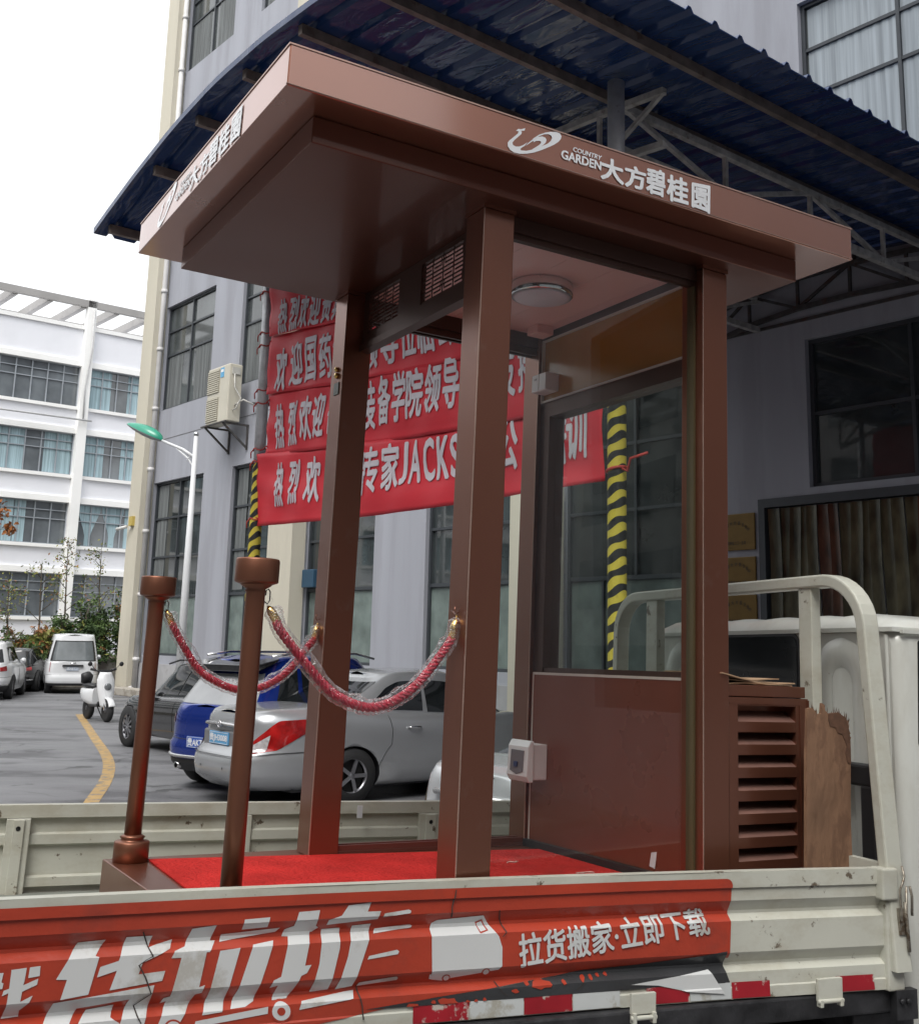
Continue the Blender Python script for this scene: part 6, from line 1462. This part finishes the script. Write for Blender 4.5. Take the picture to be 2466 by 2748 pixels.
# low retaining wall
concr = mat('old_concrete', (.40, .37, .32), .9, var=.15, vs=2, bump=.2, bs=20, dirt=.6, ds=2, dth=.5, dcol=(.16, .13, .10))
F = FS
rw = thing('retaining_wall', 'low stained concrete retaining wall below the bushes at the end of the yard', 'wall', F, (-3.2, 0, 0))
m_ = MB(); m_.box(-3.4, -2.9, -14, 3, 0, .95); m_.build('wall', concr, rw, bevel=.03)
soil = mat('soil', (.10, .085, .05), .95, var=.3, vs=3, bump=.4, bs=10)
m_ = MB(); m_.box(-19.5, -3.4, -40, 8, 0, .8); tag(m_.build('planting_bed', soil, None, F), kind='structure')
ramp = MB(); ramp.prism([(8.6, 0), (11.3, 0), (11.3, .12), (8.6, .3)], -.4 - .9, -.4 if False else -.02)
ramp = MB(); ramp.box(.2, 11.5, -.95, -.42, 0, .22); tag(ramp.build('pavement', concr, None, F, bevel=.02), kind='structure')
# bushes: each a thing with foliage and stems. positions in (s, y) of the factory frame
def bush(s, y, w_, h, N, mw, lab, grp='bushes behind the retaining wall', size=.26, seed=1, zb=.75, nm='bush', droop=.2, cat='bush'):
    t = thing(nm, lab, cat, F, (s, y, zb), grp)
    cl = [(s, y, zb + h * .5, w_ * .6, w_ * .6, h * .5, 2.0), (s + w_ * .3, y - w_ * .35, zb + h * .35, w_ * .45, w_ * .45, h * .38, 1.2), (s + w_ * .1, y + w_ * .4, zb + h * .45, w_ * .4, w_ * .45, h * .42, 1.2), (s + w_ * .5, y, zb + h * .2, w_ * .4, w_ * .6, h * .28, 1.0)]
    m = leaves(cl, N, size, seed, mw, droop); m.build('foliage', [lg1, lg2, lg3, lg4], t, recalc=False)
    st = MB(); rnd = random.Random(seed)
    for _ in range(7): st.tube([(s + rnd.uniform(-.1, .1), y + rnd.uniform(-.1, .1), zb - .1), (s + rnd.uniform(-.3, .3) * w_, y + rnd.uniform(-.35, .35) * w_, zb + h * .5), (s + rnd.uniform(-.4, .5) * w_, y + rnd.uniform(-.5, .5) * w_, zb + h * .85)], [.03, .02, .008], 5)
    st.build('stems', barkm, t)
bush(-3.9, -4.6, .9, 1.35, 2600, [1, 3, 5, 3], 'olive and rust bush at the left edge, above the white SUV roof', seed=2, size=.13)
bush(-3.8, -3.3, .9, 1.4, 3600, [1, 3, 5, 4], 'yellow green bush above the white SUV', seed=3, size=.13)
bush(-3.7, -2.3, .85, 1.35, 3600, [1, 3, 4, 6], 'rust tinged bush above the dark car', seed=4, size=.13)
bush(-3.4, -1.5, .75, 1.45, 3600, [3, 5, 3, 1], 'fern-like green bush drooping over the bare patch of wall', seed=5, size=.2, droop=.9)
bush(-3.7, -.7, .9, 1.9, 4600, [5, 5, 1.5, .6], 'green bush behind the left side of the white van', seed=6, size=.15)
bush(-3.6, .3, 1.0, 2.5, 5600, [7, 4, .8, .3], 'tallest dark green bush above the van roof, near the cream corner', seed=7, size=.15)
bush(-3.2, 1.4, .95, 2.7, 4600, [7, 3, .4, .5], 'dark bush squeezed between the van and the factory corner', seed=8, size=.15)
bush(-2.9, .2, .8, 1.2, 2200, [6, 3, .5, .5], 'low dark bush right behind the van', seed=9, size=.14)
def sapling(s, y, h, lab, seed, nb=9, leaves_n=90, mw=(1, 2, 6, 1.5), spread=1.0):
    t = thing('sapling_tree', lab, 'tree', F, (s, y, .7), 'thin saplings in front of the white building')
    rnd = random.Random(seed); tr = MB(); tips = []
    P = [Vector((s, y, .7)), Vector((s + .05, y + .06, .7 + h * .4)), Vector((s - .05, y + .02, .7 + h * .75)), Vector((s + .05, y - .05, .7 + h))]
    tr.tube(P, [.045, .032, .018, .006], 7)
    br = MB()
    for i in range(nb):
        f = .35 + .6 * i / nb; k = f * 3; a = P[int(min(k, 2.99))].lerp(P[int(min(k, 2.99)) + 1], k - int(min(k, 2.99)))
        an = rnd.uniform(0, 2 * pi); Lb = .7 * spread * (1.25 - f) * rnd.uniform(.8, 1.3)
        b = a + Vector((cos(an) * Lb * .6, sin(an) * Lb * .6, Lb * .55)); c = b + Vector((cos(an) * Lb * .5, sin(an) * Lb * .5, Lb * .2))
        br.tube([a, b, c], [.016, .010, .004], 5); tips += [b, c, c, b.lerp(c, .5)]
    tips += [P[-1], P[-1]]
    tr.build('trunk', barkm, t); br.build('branches', barkm, t)
    m = MB()
    for _ in range(leaves_n * 3):
        q = rnd.choice(tips) + Vector((rnd.gauss(0, .14), rnd.gauss(0, .14), rnd.gauss(0, .12) - .05)); a = Vector((rnd.gauss(0, 1), rnd.gauss(0, 1), -abs(rnd.gauss(0, 1)))).normalized(); b = a.cross(Vector((rnd.gauss(0, 1), rnd.gauss(0, 1), rnd.gauss(0, 1)))).normalized(); z = rnd.uniform(.07, .13)
        m.add([q, q + a * z * .5 + b * z * .25, q + a * z, q + a * z * .5 - b * z * .25], [(0, 1, 2, 3)], rnd.choices(range(4), mw)[0])
    m.build('crown', [lg1, lg2, lg3, lg4], t, recalc=False)
sapling(-4.3, -.45, 4.5, 'thin sapling with yellowing leaves in front of the white column', 21, nb=11, leaves_n=120)
sapling(-4.0, .65, 4.3, 'leaning sapling with forked bare branches nearest the cream corner', 22, nb=9, leaves_n=100)
sapling(-4.3, -2.35, 2.9, 'short sapling with sparse leaves at the left', 23, nb=8, leaves_n=90)
sapling(-4.3, -1.3, 3.6, 'slender sapling left of the white column', 24, nb=7, leaves_n=60)
# orange leafed twig entering from the left edge
dq = ray(10, 1372); tp = CAM + dq * (30 / dq.y)
t = thing('maple_tree', 'young tree with a few orange leaves at the left edge of the picture', 'tree', ID, (tp.x - 1.2, tp.y, 0))
m_ = MB(); m_.tube([(tp.x - 1.2, tp.y, 0), (tp.x - 1.1, tp.y, 2.5), (tp.x - 1.15, tp.y, 5.6)], [.06, .045, .01], 8); m_.build('trunk', barkm, t)
m_ = MB(); rnd = random.Random(4)
for c, r_ in ((Vector((tp.x - .1, tp.y, tp.z)), .22), (Vector((tp.x + .22, tp.y, tp.z - .45)), .13), (Vector((tp.x - .8, tp.y, tp.z + .4)), .5), (Vector((tp.x - .9, tp.y + .2, tp.z - .6)), .5)):
    for _ in range(60):
        q = c + Vector((rnd.gauss(0, 1), rnd.gauss(0, 1), rnd.gauss(0, 1))) * r_ * .6; a = Vector((rnd.gauss(0, 1), rnd.gauss(0, 1), -.6)).normalized(); b = a.cross(Vector((rnd.gauss(0, 1), rnd.gauss(0, 1), rnd.gauss(0, 1)))).normalized(); z = .14
        m_.add([q, q + a * z * .5 + b * z * .3, q + a * z, q + a * z * .5 - b * z * .3], [(0, 1, 2, 3)])
m_.build('crown', leafmat('leaf_orange', (.34, .13, .04)), t, recalc=False)
m_ = MB(); m_.tube([(tp.x - 1.12, tp.y, tp.z - .9), (tp.x - .5, tp.y, tp.z - .3), (tp.x + .1, tp.y, tp.z)], [.02, .012, .005], 6); m_.tube([(tp.x - .8, tp.y, tp.z - .6), (tp.x + .25, tp.y, tp.z - .45)], .006, 5); m_.build('branches', barkm, t)
